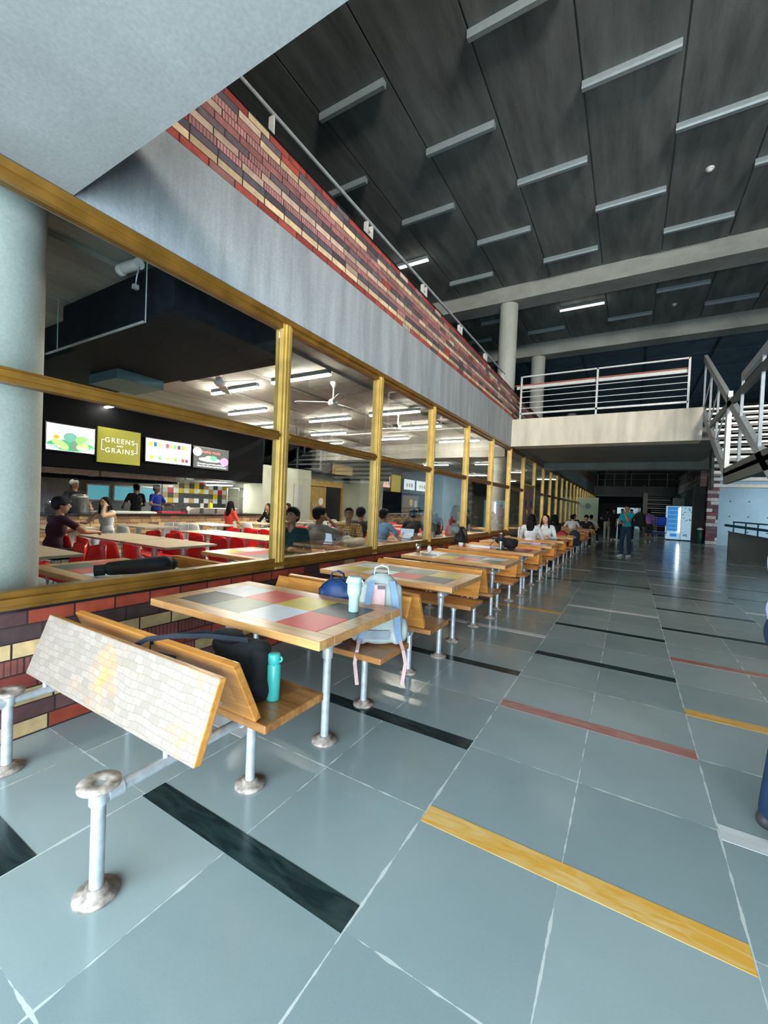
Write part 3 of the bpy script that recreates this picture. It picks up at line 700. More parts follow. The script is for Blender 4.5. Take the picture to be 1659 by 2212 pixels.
# ================================================================== RIGHT FAR THINGS
t = thing('vending_machine', 'tall light blue vending machine with glowing glass front', 'vending machine', (2.6, 29.8, 0))
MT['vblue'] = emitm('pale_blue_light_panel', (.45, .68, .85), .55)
MT['vglow'] = emitm('white_strip_light', (.8, .92, 1.0), 7)
MT['vdeep'] = emitm('blue_display', (.03, .20, .50), .8)
bd = MB().box(-.70, .72, 0, .8, .06, 2.02).build('cabinet', MT['vblue'], t, .01)
MB().box(-.68, .70, .05, .75, 0, .06).build('plinth', MT['black'], t)
dr = MB().box(-.66, -.08, -.03, 0, .55, 1.98).build('display_window', MT['vdeep'], t)
rd = random.Random(3)
for r_ in range(5):
    MB().box(-.62, -.16, -.045, -.03, .72 + r_ * .26, .735 + r_ * .26).build('shelf', MT['vblue'], dr)
MB().box(-.14, -.04, -.05, -.01, .5, 1.92).build('light_strip', MT['vglow'], t)
MB().box(-.50, -.18, -.04, 0, .22, .40).build('delivery_flap', MT['vdeep'], t)
MB().box(-.015, 0.0, -.035, 0, .06, 2.0).build('door_gap', MT['black'], t)
dc = MB(); 
for i in range(22):
    x, z = rd.uniform(.06, .66), rd.uniform(.25, 1.9); a = rd.uniform(.02, .05); X = Matrix.Translation((x, -.004, z)) @ Matrix.Rotation(rd.uniform(0, 3), 4, 'Y')
    dc.box(-a, a, -.003, .003, -a * .5, a * .5, rd.randrange(3), X)
dc.build('doodle_stickers', [plain('sticker_navy', (.05, .12, .30), .5), plain('sticker_teal', (.15, .42, .50), .5), plain('sticker_yellow', (.6, .6, .3), .5)], t)
t = thing('waste_bin', 'dark green waste bin with pale lid beside the vending machine', 'bin', (3.30, 27.9, 0))
MB().lathe([(.13, 0), (.15, .75)], (0, 0, 0)).build('body', plain('green_bin', (.01, .09, .05), .5), t)
MB().lathe([(.16, .75), (.16, .80), (.05, .86)], (0, 0, 0)).build('lid', MT['white'], t)
# ramp parapet with blue railing
rp = MB().prism([(2.98, 18.4, 0), (4.15, 18.9, 0), (4.15, 18.9, .80), (2.98, 18.4, .98)], (0, .16, 0)).box(4.1, 7.5, 18.95, 19.1, 0, .80)
struct('ramp_parapet', rp, MT['darkcon'] if 'darkcon' in MT else concrete('dark_parapet', (.10, .115, .11), .8, .3))
t = thing('ramp_railing', 'dark blue steel railing above the concrete ramp parapet', 'railing', (2.98, 18.5, .9))
MT['bluest'] = plain('blue_steel', (.03, .12, .18), .45, .3)
sd = Vector((1.17, .5, -.15))
for k, u in enumerate((.12, .42, .72, 1.02, 1.6, 2.2)):
    p = sd * u; MB().box(p.x - .02, p.x + .02, p.y, p.y + .04, p.z - .05, p.z + .42 + .05 * u).build('post', MT['bluest'], t)
MB().cyl(sd * .1 + Vector((0, 0, .42)), sd * 3.2 + Vector((0, 0, .72)), .025, n=8).build('top_rail', MT['bluest'], t)
MB().cyl(sd * -.1 + Vector((0, 0, .27)), sd * 3.2 + Vector((0, 0, .35)), .045, n=8).build('handrail', MT['bluest'], t)
# far bridge: rails and stairs behind
t = thing('far_bridge_railing', 'thin dark railing on the second bridge at the hall end', 'railing', (0, 42.1, 3.86))
for x in (-2.6, -1.3, 0, 1.3, 2.6): MB().box(x - .02, x + .02, 0, .04, 0, 1.1).build('post', MT['stairsteel'], t)
for z in (.6, 1.1): MB().box(-2.8, 3.1, 0, .04, z - .02, z + .02).build('rail', MT['darksteel'], t)
t = thing('far_upper_stair', 'dark stair with pale sides rising above the second bridge', 'staircase', (-1.3, 44, 3.9))
for k in range(16): MB().box(-.75, .75, k * .25, k * .25 + .28, k * .18, k * .18 + .04).build('tread', MT['darksteel'], t)
for x in (-.85, .78): MB().prism([(x, 0, -.1), (x, 4.2, 2.9), (x, 4.2, 3.4), (x, 0, .5)], (.08, 0, 0)).build('side_panel', MT['beam'], t)
t = thing('far_lower_stair', 'shadowed stair with pale tread edges behind the vending machine', 'staircase', (2.0, 38, 0))
for k in range(17): MB().box(-.9, .9, k * .26, k * .26 + .28, k * .18, k * .18 + .06).build('tread', MT['railw'] if k % 2 else MT['beam'], t)
MB().prism([(-1.05, -.2, 0), (-1.05, .3, 0), (-1.05, 4.6, 3.1), (-1.05, 4.6, 4.0), (-1.05, -.2, 1.0)], (.12, 0, 0)).build('side_panel', MT['beam'], t)
o = MB().box(-.04, .18, 0, .35, 0, 3.1).build('timber_post', plain('pale_post', (.36, .33, .25), .7), None, loc=(.95, 37.2, 0)); tag(o, 'pale slanting post left of the shadowed far stair', 'post')
MT['screen'] = plain('pale_green_panel', (.48, .55, .38), .6)
t = thing('partition_panel', 'pale green free-standing panel with round black porthole by far windows', 'partition', (-2.35, 30.0, 0))
MB().box(-.65, .6, 0, .06, 1.0, 2.4).box(-.65, .6, .01, .05, 0, 1.0).build('panel', MT['screen'], t)
MB().cyl((.0, -.015, 1.85), (.0, 0, 1.85), .17, n=24).build('porthole', MT['blackg'], t)
# foliage outside the far doorway
t = thing('garden_bush', 'green bush seen through the bright far doorway', 'bush', (.35, 52, 0))
MT['leaf'] = plain('leaf_green', (.025, .10, .035), .6, 0, .3, .3)
fb = MB(); rd = random.Random(5)
for i in range(2500):
    c = Vector((rd.gauss(0, .6), rd.gauss(0, .4), 1.2 + rd.gauss(0, .6))); a = rd.uniform(.05, .10)
    X = Matrix.Translation(c) @ Quaternion((rd.random(), rd.random(), rd.random(), rd.random())).normalized().to_matrix().to_4x4()
    fb.add([(-a, 0, 0), (0, -a * .5, 0), (a, 0, 0), (0, a * .5, 0)], [(0, 1, 2, 3)], 0, False, X)
fb.build('foliage', MT['leaf'], t)
tr = MB()
for k in range(5): tr.tube([(0, 0, 0), (.2 * (k - 2), .1, .8), (.35 * (k - 2), .1 * k, 1.6)], .03)
tr.build('stem', plain('bark', (.12, .08, .05), .8), t)
# office chairs folded blue by the vending machine
def blue_chair(lab, x, y, rz):
    t = thing('cantilever_chair', lab, 'chair', (x, y, 0), rz, 'blue chairs beside the vending machine')
    bl = MT.setdefault('bluef', plain('royal_blue_fabric', (.01, .06, .55), .6))
    MB().box(-.24, .24, -.22, .22, .42, .48).build('seat', bl, t, .02)
    MB().box(-.23, .23, .20, .25, .85, 1.35).build('backrest', bl, t, .02)
    fr = MB()
    for s in (-1, 1): fr.tube([(s * .25, .22, 1.3), (s * .25, .22, .45), (s * .25, -.2, .42), (s * .25, -.2, .03), (s * .25, .25, .03)], .013)
    fr.cyl((-.25, -.2, .2), (.25, -.2, .2), .012, n=8).build('frame', MT['pipe'], t)
blue_chair('royal blue chair nearest the walking student in the purple shirt', 1.05, 27.6, R(15))
blue_chair('second royal blue chair standing closer to the vending machine', 1.55, 28.3, R(-10))

# ================================================================== CAFETERIA
def lam_table(lab, x0, x1, y0, y1, n2=True):
    t = thing('cafeteria_table', lab, 'table', ((x0 + x1) / 2, (y0 + y1) / 2, 0), 0, 'beige cafeteria tables')
    hx, hy = (x1 - x0) / 2 - .006, (y1 - y0) / 2
    tp = MB().box(-hx, hx, -hy, hy, .722, .75, 0).box(-hx - .002, hx + .002, -hy - .002, hy + .002, .726, .746, 1).build('tabletop', [MT['tan'], MT['tanedge']], t)
    for lx in ((-hx * .62, hx * .62) if n2 else (0,)):
        MB().cyl((lx, 0, .02), (lx, 0, .722), .042, n=16).build('leg', MT['pipe'], t)
        MB().cyl((lx, 0, 0), (lx, 0, .02), .11, n=20).cyl((lx, 0, .70), (lx, 0, .722), .09, n=16).build('base_plate', MT['steel'], t)
rws = ['first', 'second', 'third', 'fourth', 'fifth', 'sixth', 'seventh', 'eighth']
for i in range(7):
    y0 = 1.47 + 1.68 * i
    for j, (a, b_) in enumerate(((-6.15, -5.05), (-7.35, -6.17))):
        if i == 0 and j == 1: continue
        lam_table('beige laminate table in %s cafeteria row, %s' % (rws[i], ('glass side', 'middle')[j]), a, b_, y0, y0 + .76)
for i in range(6):
    y0 = 3.2 + 1.55 * i
    lam_table('beige laminate table in %s row beside the food counter' % rws[i], -9.45, -8.35, y0, y0 + .72)
def caf_chair(mat, kind):
    t = thing('shell_chair', '', 'chair', (0, 0, 0))
    # curved shell: seat facing +Y, back at -Y
    def surf(th):
        vs = []; nu, nv = 9, 12
        prof = [(.22, .425), (.19, .44), (.10, .442), (0, .436), (-.10, .432), (-.17, .445), (-.205, .49), (-.222, .56), (-.232, .63), (-.240, .70), (-.246, .76), (-.25, .80)]
        for j, (y, z) in enumerate(prof):
            for i in range(nu):
                u = (i / (nu - 1)) * 2 - 1; w = .225 if j < 6 else .225 - .012 * (j - 6)
                x = u * w; yy = y; zz = z
                if j > 5: yy += .075 * u * u; zz += (-.03 * u * u if j > 9 else 0)
                else: zz += .018 * u * u
                vs.append((x, yy - (th if j > 5 else 0), zz - (0 if j > 5 else th)))
        return vs, nu, len(prof)
    a, nu, nv = surf(0); b_, _, _ = surf(.008)
    for nm, r0, r1 in (('seat', 0, 5), ('backrest', 5, nv - 1)):
        m = MB(); fs = []; off = nu * nv
        for j in range(r0, r1):
            for i in range(nu - 1):
                k = j * nu + i; fs.append((k, k + 1, k + nu + 1, k + nu)); fs.append((off + k, off + k + nu, off + k + nu + 1, off + k + 1))
        for j in range(r0, r1):
            for i in (0, nu - 1):
                k = j * nu + i; q = (k, k + nu, off + k + nu, off + k); fs.append(q if i == 0 else tuple(reversed(q)))
        for j in (r0, r1):
            for i in range(nu - 1):
                k = j * nu + i; q = (k + 1, k, off + k, off + k + 1); fs.append(q if j == r0 else tuple(reversed(q)))
        used = sorted({i for f in fs for i in f}); mp = {v: i for i, v in enumerate(used)}; al = a + b_
        m.add([al[i] for i in used], [tuple(mp[i] for i in f) for f in fs], 0, True).build(nm, mat, t)
    for sx in (-1, 1):
        for sy in (-1, 1):
            MB().tube([(sx * .12, sy * .12, .425), (sx * .19, sy * .17, .40), (sx * .215, sy * .21, 0)], .009, 8).build('leg', MT['pipe'], t)
    MB().tube([(-.19, -.17, .40), (-.19, .17, .40), (.19, .17, .40), (.19, -.17, .40), (-.19, -.17, .40)], .008, 6).build('seat_frame', MT['pipe'], t)
    return t
ch = {}
def place(kind, x, y, rz, lab):
    mat = MT['red'] if kind == 'red' else MT['white']
    g = kind + ' shell chairs in the cafeteria'
    if kind not in ch:
        t = caf_chair(mat, kind); ch[kind] = t; t.location = (x, y, 0); t.rotation_euler.z = rz; t['label'] = lab; t['group'] = g
    else: dup(ch[kind], (x, y, 0), rz, lab, g)
rd = random.Random(8)
for i in range(7):
    y0 = 1.47 + 1.68 * i
    xs = (-5.35, -5.88, -6.5, -7.05) if i else (-5.35, -5.88)
    for j, x in enumerate(xs):
        place('red', x + rd.uniform(-.04, .04), y0 - .10, rd.uniform(-.15, .15), 'red shell chair, %s cafeteria row, near side, %s from the glass' % (rws[i], ORD[j]))
        place('red', x + rd.uniform(-.04, .04), y0 + .86, PI + rd.uniform(-.15, .15), 'red shell chair, %s cafeteria row, far side, %s from the glass' % (rws[i], ORD[j]))
place('red', -6.75, 2.25, R(-50), 'red shell chair turned askew beside the seated man in purple')
place('red', -4.85, .85, R(70), 'red shell chair nearest the concrete column at the tiled table end')
for i in range(6):
    y0 = 3.2 + 1.55 * i
    for j, x in enumerate((-8.62, -9.18)):
        k = 'red' if (i == 4) else 'white'
        place(k, x, y0 - .12, rd.uniform(-.1, .1), '%s shell chair, %s counter-side row, near side, %s from the glass' % (k, rws[i], ORD[j]))
        if i in (1, 3, 5): place(k, x, y0 + .84, PI, '%s shell chair, %s counter-side row, far side, %s from the glass' % (k, rws[i], ORD[j]))

# food counter
struct('wall_counter_base', MB().box(-10.55, -10.32, 1.9, 9.6, 0, .90), MT['brickc'])
o = MB().box(-11.1, -10.26, 2.02, 9.6, .90, .935).build('counter_top', MT['blackg'], None, .004); tag(o, 'long black counter top on the brick food counter', 'counter')
struct('wall_stall_counter', MB().box(-10.9, -10.7, 18, 24.4, 0, .92), MT['brickc'])
o = MB().box(-11.0, -10.62, 17.95, 24.45, .925, .955).build('counter_top', MT['white'], None, .004); tag(o, 'pale counter top of the second food stall', 'counter')
def pot(lab, x, y, z, r, h, lid=True):
    t = thing('stock_pot', lab, 'pot', (x, y, z), 0, 'steel pots on the food counter')
    MB().lathe([(r * .92, 0), (r, .02), (r, h - .01), (r + .012, h), (r - .01, h)], (0, 0, 0), 28).build('body', MT['steel'], t)
    if lid:
        l_ = MB().lathe([(r, h), (r * .8, h + .05), (r * .2, h + .075)], (0, 0, 0), 28).build('lid', MT['steel'], t)
        MB().ell((0, 0, h + .09), (.02, .02, .018), 10, 6).build('knob', MT['blackg'], l_)
    for s in (-1, 1): MB().tube([(0, s * r, h * .7), (0, s * (r + .05), h * .72), (0.06, s * (r + .05), h * .72), (.06, s * r, h * .7)], .007).build('handle', MT['steel'], t)
pot('tall brushed steel urn on the counter before the white-capped cook', -10.6, 4.55, .935, .17, .36)
pot('wide low steel pot nearest the concrete column on counter', -10.6, 4.12, .935, .20, .20)
for k, y in enumerate((7.35, 7.85, 8.3, 8.75)):
    t = thing('chafing_dish', 'steel food tray on the counter, %s from the left group' % ORD[k], 'food tray', (-10.7, y, .935), 0, 'steel food trays on the counter')
    MB().box(-.16, .16, -.19, .19, 0, .14).build('tray', MT['steel'], t, .01)
    MB().box(-.17, .17, -.2, .2, .14, .155).build('lid', MT['steel'], t, .004)
def simple(name, lab, cat, mb, mat, loc=(0, 0, 0), bev=0, group=None, rz=0):
    return tag(mb.build(name, mat, None, bev, loc, rz), lab, cat, group)
simple('condiment_bottle', 'yellow square bottle on the steel food tray', 'bottle', MB().box(-.05, .05, -.05, .05, 0, .14).cyl((0, 0, .14), (0, 0, .17), .02), plain('yellow_plastic', (.85, .68, .02), .4), (-10.7, 8.0, 1.09), .01)
simple('food_tray', 'long white serving tray behind the seated woman in white', 'tray', MB().box(-.2, .2, -.7, .7, 0, .03).box(-.18, .18, -.68, .68, .03, .045), MT['white'], (-10.75, 5.6, .935), .005)
simple('napkin_box', 'red and white box lying at the counter edge', 'box', MB().box(-.12, .12, -.35, .35, 0, .05), plain('crimson_card', (.5, .03, .08), .5), (-10.7, 6.8, .935), .005)
simple('round_sign', 'small white round sign standing on the counter', 'sign', MB().cyl((0, 0, 0), (0, 0, .1), .01).cyl((-.005, 0, .14), (.01, 0, .14), .06, n=20), MT['white'], (-10.5, 7.15, .935))

# kitchen behind
MB_ = MB()
for k, y in enumerate((5.75, 6.45, 7.2)):
    w = struct('window_%d' % (40 + k), MB().box(-13.0, -12.95, y - .04, y, 1.2, 1.65).box(-13.0, -12.95, y + .55, y + .59, 1.2, 1.65).box(-13, -12.95, y, y + .55, 1.62, 1.66).box(-13, -12.95, y, y + .55, 1.18, 1.22), MT['steel'])
    MB().box(-12.99, -12.985, y, y + .55, 1.22, 1.62).build('pane', emitm('outdoor_glass_%d' % k, (.10, .36, .42), .8), w)
for k, (a, b_) in enumerate(((2.2, 5.3), (5.35, 7.6))):
    t = thing('extraction_hood', 'brushed steel kitchen hood above the cooks, %s from left' % ORD[k], 'hood', (-12.2, (a + b_) / 2, 0), 0, 'kitchen hoods')
    h = (b_ - a) / 2
    MB().prism([(.8, -h, 1.82), (.8, -h, 2.02), (-.7, -h, 2.6), (-.7, -h, 1.82)], (0, 2 * h, 0)).build('canopy', MT['steel'], t)
    fl_ = MB()
    for q in range(26): fl_.box(-.6, .7, -h + .1 + q * (2 * h - .2) / 26, -h + .13 + q * (2 * h - .2) / 26, 1.75, 1.815)
    fl_.build('grease_filter', MT['duct'], t)
t = thing('kitchen_hood', 'pale stainless hood over the tiled cooking wall', 'hood', (-11.9, 8.9, 0))
MB().prism([(.9, -1.25, 1.90), (.9, -1.25, 2.02), (-1.0, -1.25, 2.3), (-1.0, -1.25, 1.90)], (0, 2.5, 0)).build('canopy', plain('bright_steel', (.75, .76, .74), .35, .5), t)
t = thing('steel_worktop', 'long steel worktop along the kitchen back wall', 'worktop', (-12.55, 6.5, 0))
MB().box(-.4, .4, -4.4, 3.8, .86, .9).build('top', MT['steel'], t, .004)
MB().box(-.36, .36, -4.35, 3.75, .1, .86).build('cabinet', plain('steel_fronts', (.22, .24, .25), .4, .5), t)
# chequered tile wall
tw_ = MB(); rd = random.Random(21)
for r_ in range(7):
    for c in range(13):
        if r_ < 2: k = 3
        else: k = (0 if (c + r_) % 2 == 0 else rd.choice([1, 2, 3, 3, 3, 5])) if r_ % 2 == 0 else rd.choice([3, 3, 2, 5, 3, 0])
        tw_.box(-12.99, -12.975, 7.9 + c * .19, 7.9 + c * .19 + .186, 1.02 - .0 + (r_ - 1) * .165, 1.02 + (r_ - 1) * .165 + .161, k)
struct('wall_kitchen_tiles', tw_, TM + [plain('ochre_tile', (.42, .30, .12), .3)])
simple('notice_paper', 'small white notice fixed on the chequered tiles, upper', 'notice', MB().box(0, .01, -.07, .07, -.05, .05), MT['white'], (-12.97, 9.2, 1.62))
simple('notice_paper', 'white notice fixed low on the chequered tiles', 'notice', MB().box(0, .01, -.07, .07, -.08, .08), MT['white'], (-12.97, 9.35, 1.1))
t = thing('storage_rack', 'steel kitchen rack with hanging utensils beside the tile wall', 'rack', (-11.6, 9.9, 0))
for a in (-.3, .3):
    for b_ in (-.35, .35): MB().cyl((a, b_, 0), (a, b_, 1.75), .015, n=8).build('post', MT['steel'], t)
for z in (.5, .95, 1.4, 1.74): MB().box(-.32, .32, -.37, .37, z, z + .02).build('shelf', MT['steel'], t)
# menu screens and sign on the fascia
def emis_tex(name, fn, st):
    m, n, l, b = newmat(name); col = fn(n, l); l.new(col, b.inputs['Emission Color']); b.inputs['Emission Strength'].default_value = st; b.inputs['Base Color'].default_value = (.02, .02, .02, 1)
    return m
XS = -10.30
def screen(lab, y0, y1, z0, z1, bgc, st):
    t = thing('menu_screen', lab, 'screen', (XS, (y0 + y1) / 2, (z0 + z1) / 2), 0, 'menu screens above the counter')
    h, v = (y1 - y0) / 2, (z1 - z0) / 2
    MB().box(-.0, .04, -h - .02, h + .02, -v - .02, v + .02).build('bezel', MT['blackg'], t)
    d = MB().box(.04, .045, -h, h, -v, v).build('display', emitm('display_' + bgc[0], bgc[1], st), t)
    return t, h, v
EC = {}
def ec(c, st=1.2):
    k = (c, st)
    if k not in EC: EC[k] = emitm('screen_colour_%d' % len(EC), c, st)
    return EC[k]
def disc(t, y, z, ry, rz, c, name='picture', st=1.2, x=.046, n=20, ang=0):
    vs = []; X = Matrix.Translation((x, y, z)) @ Matrix.Rotation(ang, 4, 'X')
    pts = [(0, ry * math.cos(2 * PI * k / n), rz * math.sin(2 * PI * k / n)) for k in range(n)]
    return MB().prism(pts, (.002, 0, 0), 0, X).build(name, ec(c, st), t)
def text(t, s, y, z, size, mat, x=.05, name='lettering', ext=.002, sp=1.0, fit=None):
    cu = bpy.data.curves.new(name, 'FONT'); cu.body = s; cu.size = size; cu.align_x = 'CENTER'; cu.align_y = 'CENTER'; cu.extrude = ext; cu.space_character = sp
    tmp = bpy.data.objects.new(name, cu); me = bpy.data.meshes.new_from_object(tmp); bpy.data.objects.remove(tmp)
    me.materials.clear(); me.materials.append(mat)
    o = bpy.data.objects.new(name, me); COL.objects.link(o); o.parent = t
    o.matrix_local = Matrix.Translation((x, y, z)) @ Matrix(((0, 0, 1, 0), (1, 0, 0, 0), (0, 1, 0, 0), (0, 0, 0, 1)))
    return o
t, h, v = screen('glowing menu screen with egg, avocado and green vegetables', 3.78, 4.66, 2.26, 2.80, ('white', (.85, .95, .95)), 1.5)
for k, (y, z, a, b_, c, an) in enumerate([(.0, -.15, .44, .12, (.05, .35, .16), 0), (-.30, .0, .13, .10, (.85, .9, .88), 0), (-.02, .02, .13, .10, (.12, .35, .28), 0), (.2, -.02, .13, .10, (.25, .75, .15), 0), (-.2, -.14, .17, .075, (.40, .80, .20), -.5), (.30, -.05, .15, .05, (.35, .7, .35), .7), (.05, -.15, .06, .11, (.15, .22, .18), 0), (.2, -.16, .12, .07, (.45, .85, .2), .1)]):
    disc(t, y, z, a, b_ if k else .115, c, x=.046 + k * .0022, ang=an)
disc(t, -.28, .0, .055, .04, (.9, .35, .02), x=.066)
text(t, 'Eat Clean', -.02, .18, .11, ec((.2, .65, .6), .8), .07)
text(t, 'tasty', -.34, -.19, .13, ec((.9, 1, 1), 1.5), .075); text(t, 'handy', .28, -.2, .13, ec((.9, 1, 1), 1.5), .075)
# shop sign
t = thing('shop_sign', 'olive green sign board reading GREENS AND GRAINS in pale letters', 'sign', (XS, 5.19, 2.50))
MB().box(0, .05, -.47, .47, -.40, .39).build('board', emitm('olive_board', (.27, .26, .012), .35), t, .004)
LW = emitm('sign_letters', (.88, .86, .70), .9)
text(t, 'GREENS', 0, .115, .155, LW, .052, sp=1.25); text(t, 'AND', 0, 0.0, .062, LW, .052, sp=1.1); text(t, 'GRAINS', 0, -.115, .155, LW, .052, sp=1.25)
bk = MB()
for s in (-1, 1):
    bk.box(.05, .056, *sorted((s * .395, s * .385)), -.115, .115); 
    for z in (-.115, .115): bk.box(.05, .056, *sorted((s * .395, s * .33)), z - .005, z + .005)
bk.build('bracket_line', LW, t)
t, h, v = screen('glowing white menu screen with small fruit pictures in rows', 5.80, 7.00, 2.24, 2.80, ('white2', (.88, .93, 1.0)), 1.4)
rd = random.Random(4)
cl_ = [(.8, .6, .0), (.02, .12, .5), (.4, .8, .1), (.5, .6, .5), (.85, .05, .05), (.7, .75, .2), (.15, .4, .12), (.1, .02, .08), (.2, .75, .05), (.3, .7, .1)]
for k, c in enumerate(cl_):
    MB().box(.046, .05, -.52 + k * .105, -.52 + k * .105 + .085, .10, .21).build('picture', ec(c), t)
    if k in (0, 1, 2, 4, 5, 6, 8, 9): MB().box(.046, .05, -.5 + k * .105, -.5 + k * .105 + .08, -.22, -.13).build('picture', ec(cl_[(k * 3) % 10]), t)
text(t, 'Make your own Salad', 0, -.02, .13, ec((.45, .42, .55), .6), .05)
t, h, v = screen('dark menu screen with plated sandwich and white instructions', 7.10, 8.22, 2.22, 2.78, ('dark', (.045, .05, .055)), .8)
disc(t, -.05, -.04, .36, .06, (.8, .82, .85)); disc(t, -.08, .01, .13, .06, (.75, .7, .35), x=.049); disc(t, .05, .01, .12, .07, (.08, .5, .22), x=.052); disc(t, .42, -.05, .14, .12, (.45, .2, .4), x=.049)
disc(t, -.46, .15, .14, .12, (.5, .55, .6), x=.049)
text(t, 'Freshly made', -.05, .17, .12, ec((.75, .2, .15), .9), .055)
text(t, '- Please pick up your food at pickup bay', -.03, -.165, .056, ec((.9, .95, 1), 1.6), .055); text(t, '- Please drop off your used tray at the end', -.0, -.225, .056, ec((.9, .95, 1), 1.6), .055)
# second stall screens
for k, (a, b_, c) in enumerate(((18.0, 18.9, (.9, .55, .5)), (20.4, 21.8, (.75, .85, .9)), (21.95, 23.6, (.85, .9, .9)))):
    t = thing('menu_screen', ['white and red menu screen of the second stall', 'pale menu screen on the second stall, middle', 'pale menu screen on the second stall, right'][k], 'screen', (-10.88, (a + b_) / 2, 2.6), 0, 'second stall screens')
    MB().box(0, .04, -(b_ - a) / 2, (b_ - a) / 2, -.34, .30).build('bezel', MT['blackg'], t)
    MB().box(.04, .045, -(b_ - a) / 2 + .03, (b_ - a) / 2 - .03, -.31, .27).build('display', ec(c, 1.2), t)
    for q in range(3): disc(t, -.3 + .3 * q, -.05, .10, .12, [(.3, .4, .2), (.6, .3, .2), (.2, .3, .4)][q])
simple('stall_banner', 'yellow hanging banner board beside the second stall screens', 'banner', MB().box(0, .04, -.5, .5, -.5, .4), emitm('yellow_banner', (.55, .42, .08), .5), (-10.86, 19.5, 2.6))
t = thing('display_board', 'brown board with gold ring logo under second stall screens', 'board', (-10.75, 21.2, .9555))
MB().box(0, .05, -1.1, .9, 0, 1.0).build('board', plain('brown_board', (.28, .18, .07), .5), t)
MB().lathe([(.2, 0), (.2, .02), (.15, .02), (.15, 0)], (0, 0, 0), 24, 0, Matrix.Translation((.05, -.1, .6)) @ Matrix.Rotation(PI / 2, 4, 'Y')).build('ring_logo', emitm('gold', (.7, .5, .15), .4), t)
MB().box(.05, .06, .35, .65, .35, .75).build('notice', MT['white'], t)
# exit plate over the wooden door and notice boards
simple('notice_board', 'yellow brown lettered board above the wooden door', 'board', MB().box(0, .04, -.7, .7, -.2, .2), plain('ochre_board', (.30, .22, .07), .5), (-10.29, 13.9, 2.75))
simple('notice_papers', 'pale printed papers on the dark wall left of wooden door', 'notice', MB().box(0, .02, -.22, .22, -.5, .5), plain('paper_grey', (.35, .36, .35), .6), (-10.28, 11.3, 1.5))

# cafeteria ceiling lamps
cnt = 0
for (x, y) in sorted([(-6.83, 5.07), (-8.1, 6.48), (-5.2, 5.0), (-5.2, 2.58), (-6.8, 7.8), (-10.2, 4.9), (-5.0, 7.7), (-5.2, 9.3), (-8.1, 9.4), (-6.8, 10.7), (-5.0, 11.6), (-9.4, 8.0), (-9.4, 11.0), (-5.0, 14.5), (-7.5, 14.5), (-6, 18), (-8.5, 18), (-6, 22), (-8.5, 24), (-9.2, 13.4), (-5, 27), (-8, 29)], key=lambda q: q[1]):
    tube_light('lit cafeteria tube lamp, %s along the room' % (ORD[cnt] if cnt < 15 else 'number ' + ['sixteen', 'seventeen', 'eighteen', 'nineteen', 'twenty', 'twenty-one', 'twenty-two', 'twenty-three', 'twenty-four'][cnt - 15]),
               x if x > -10 else -11.2, y, 3.42, 1.2, True, 'lit tube lamps in the cafeteria', .085, .07, MT['lampi']); cnt += 1
for k, y in enumerate((3.2, 6.4)):
    tube_light('lit tube lamp in the kitchen, %s from left' % ORD[k], -12.4, y, 3.4, 1.2, True, 'kitchen lamps', .085, .07, MT['lampi'])
tube_light('lit tube lamp above the kitchen rack', -12.0, 9.6, 2.3, 1.2, True, 'kitchen lamps', .085, .07, MT['lampi'])
tube_light('lit work lamp under the pale hood over the tiles', -12.1, 8.9, 1.88, 1.2, True, 'kitchen lamps', .085, .07, MT['lampi'])
# ceiling fans
def fan(lab, x, y, a):
    t = thing('ceiling_fan', lab, 'ceiling fan', (x, y, 3.42), a, 'white ceiling fans')
    MB().lathe([(.065, 0), (.055, -.03), (.02, -.09)], (0, 0, 0)).build('canopy', MT['white'], t)
    MB().cyl((0, 0, -.08), (0, 0, -.30), .013).build('rod', MT['white'], t)
    MB().lathe([(.02, -.27), (.06, -.29), (.085, -.33), (.085, -.37), (.05, -.40)], (0, 0, 0)).build('motor', MT['white'], t)
    for k in range(3):
        X = Matrix.Rotation(2 * PI * k / 3, 4, 'Z') @ Matrix.Translation((0, 0, -.345)) @ Matrix.Rotation(R(12), 4, 'X')
        MB().prism([(.08, -.025, 0), (.2, -.06, 0), (.62, -.075, 0), (.66, -.05, 0), (.66, .05, 0), (.6, .07, 0), (.2, .045, 0), (.08, .025, 0)], (0, 0, .008), 0, X).build('blade', MT['white'], t)
fan('white ceiling fan below the black duct, nearest', -5.15, 3.95, R(15)); fan('white ceiling fan seen through the second window', -4.35, 5.55, R(-40)); fan('white ceiling fan seen through the third window', -4.4, 7.9, R(50))
# ducts, pipes, projector
t = thing('air_duct', 'large black air conditioning duct hanging under the cafeteria ceiling', 'duct', (-4.75, 2.75, 2.95))
MB().box(-.5, 1.45, -.70, .70, 0, .42).build('duct_body', MT['duct'], t, .01)
MB().box(-2.7, -.5, -.55, .68, .02, .40).build('duct_branch_dark_fill', MT['duct'], t, .01)  # black branch stretched to darken the bright ceiling left of the duct
MB().box(-1.5, -.8, .0, .6, -.10, .06).build('diffuser', plain('teal_grey_metal', (.09, .16, .19), .5, .3), t)
for a in (-.4, 1.2): MB().cyl((a, -.78, -.1), (a, -.78, .45), .006, n=6).build('hanger_rod', MT['stairsteel'], t)
MB().cyl((-.6, -.80, -.1), (1.2, -.80, -.1), .012, n=6).build('conduit', MT['stairsteel'], t)
t = thing('ceiling_camera', 'white ceiling device with dangling cable near the window top', 'camera', (-3.75, 1.95, 3.42))
MB().cyl((-.12, 0, -.05), (.12, 0, -.07), .045).ell((-.16, 0, -.055), (.05, .05, .05)).build('body', MT['white'], t)
MB().tube([(.08, 0, -.06), (.12, 0, -.1), (.09, .0, -.16), (.07, 0, -.24)], .006).box(.05, .09, -.02, .02, -.27, -.235).build('cable', MT['pipe'], t)
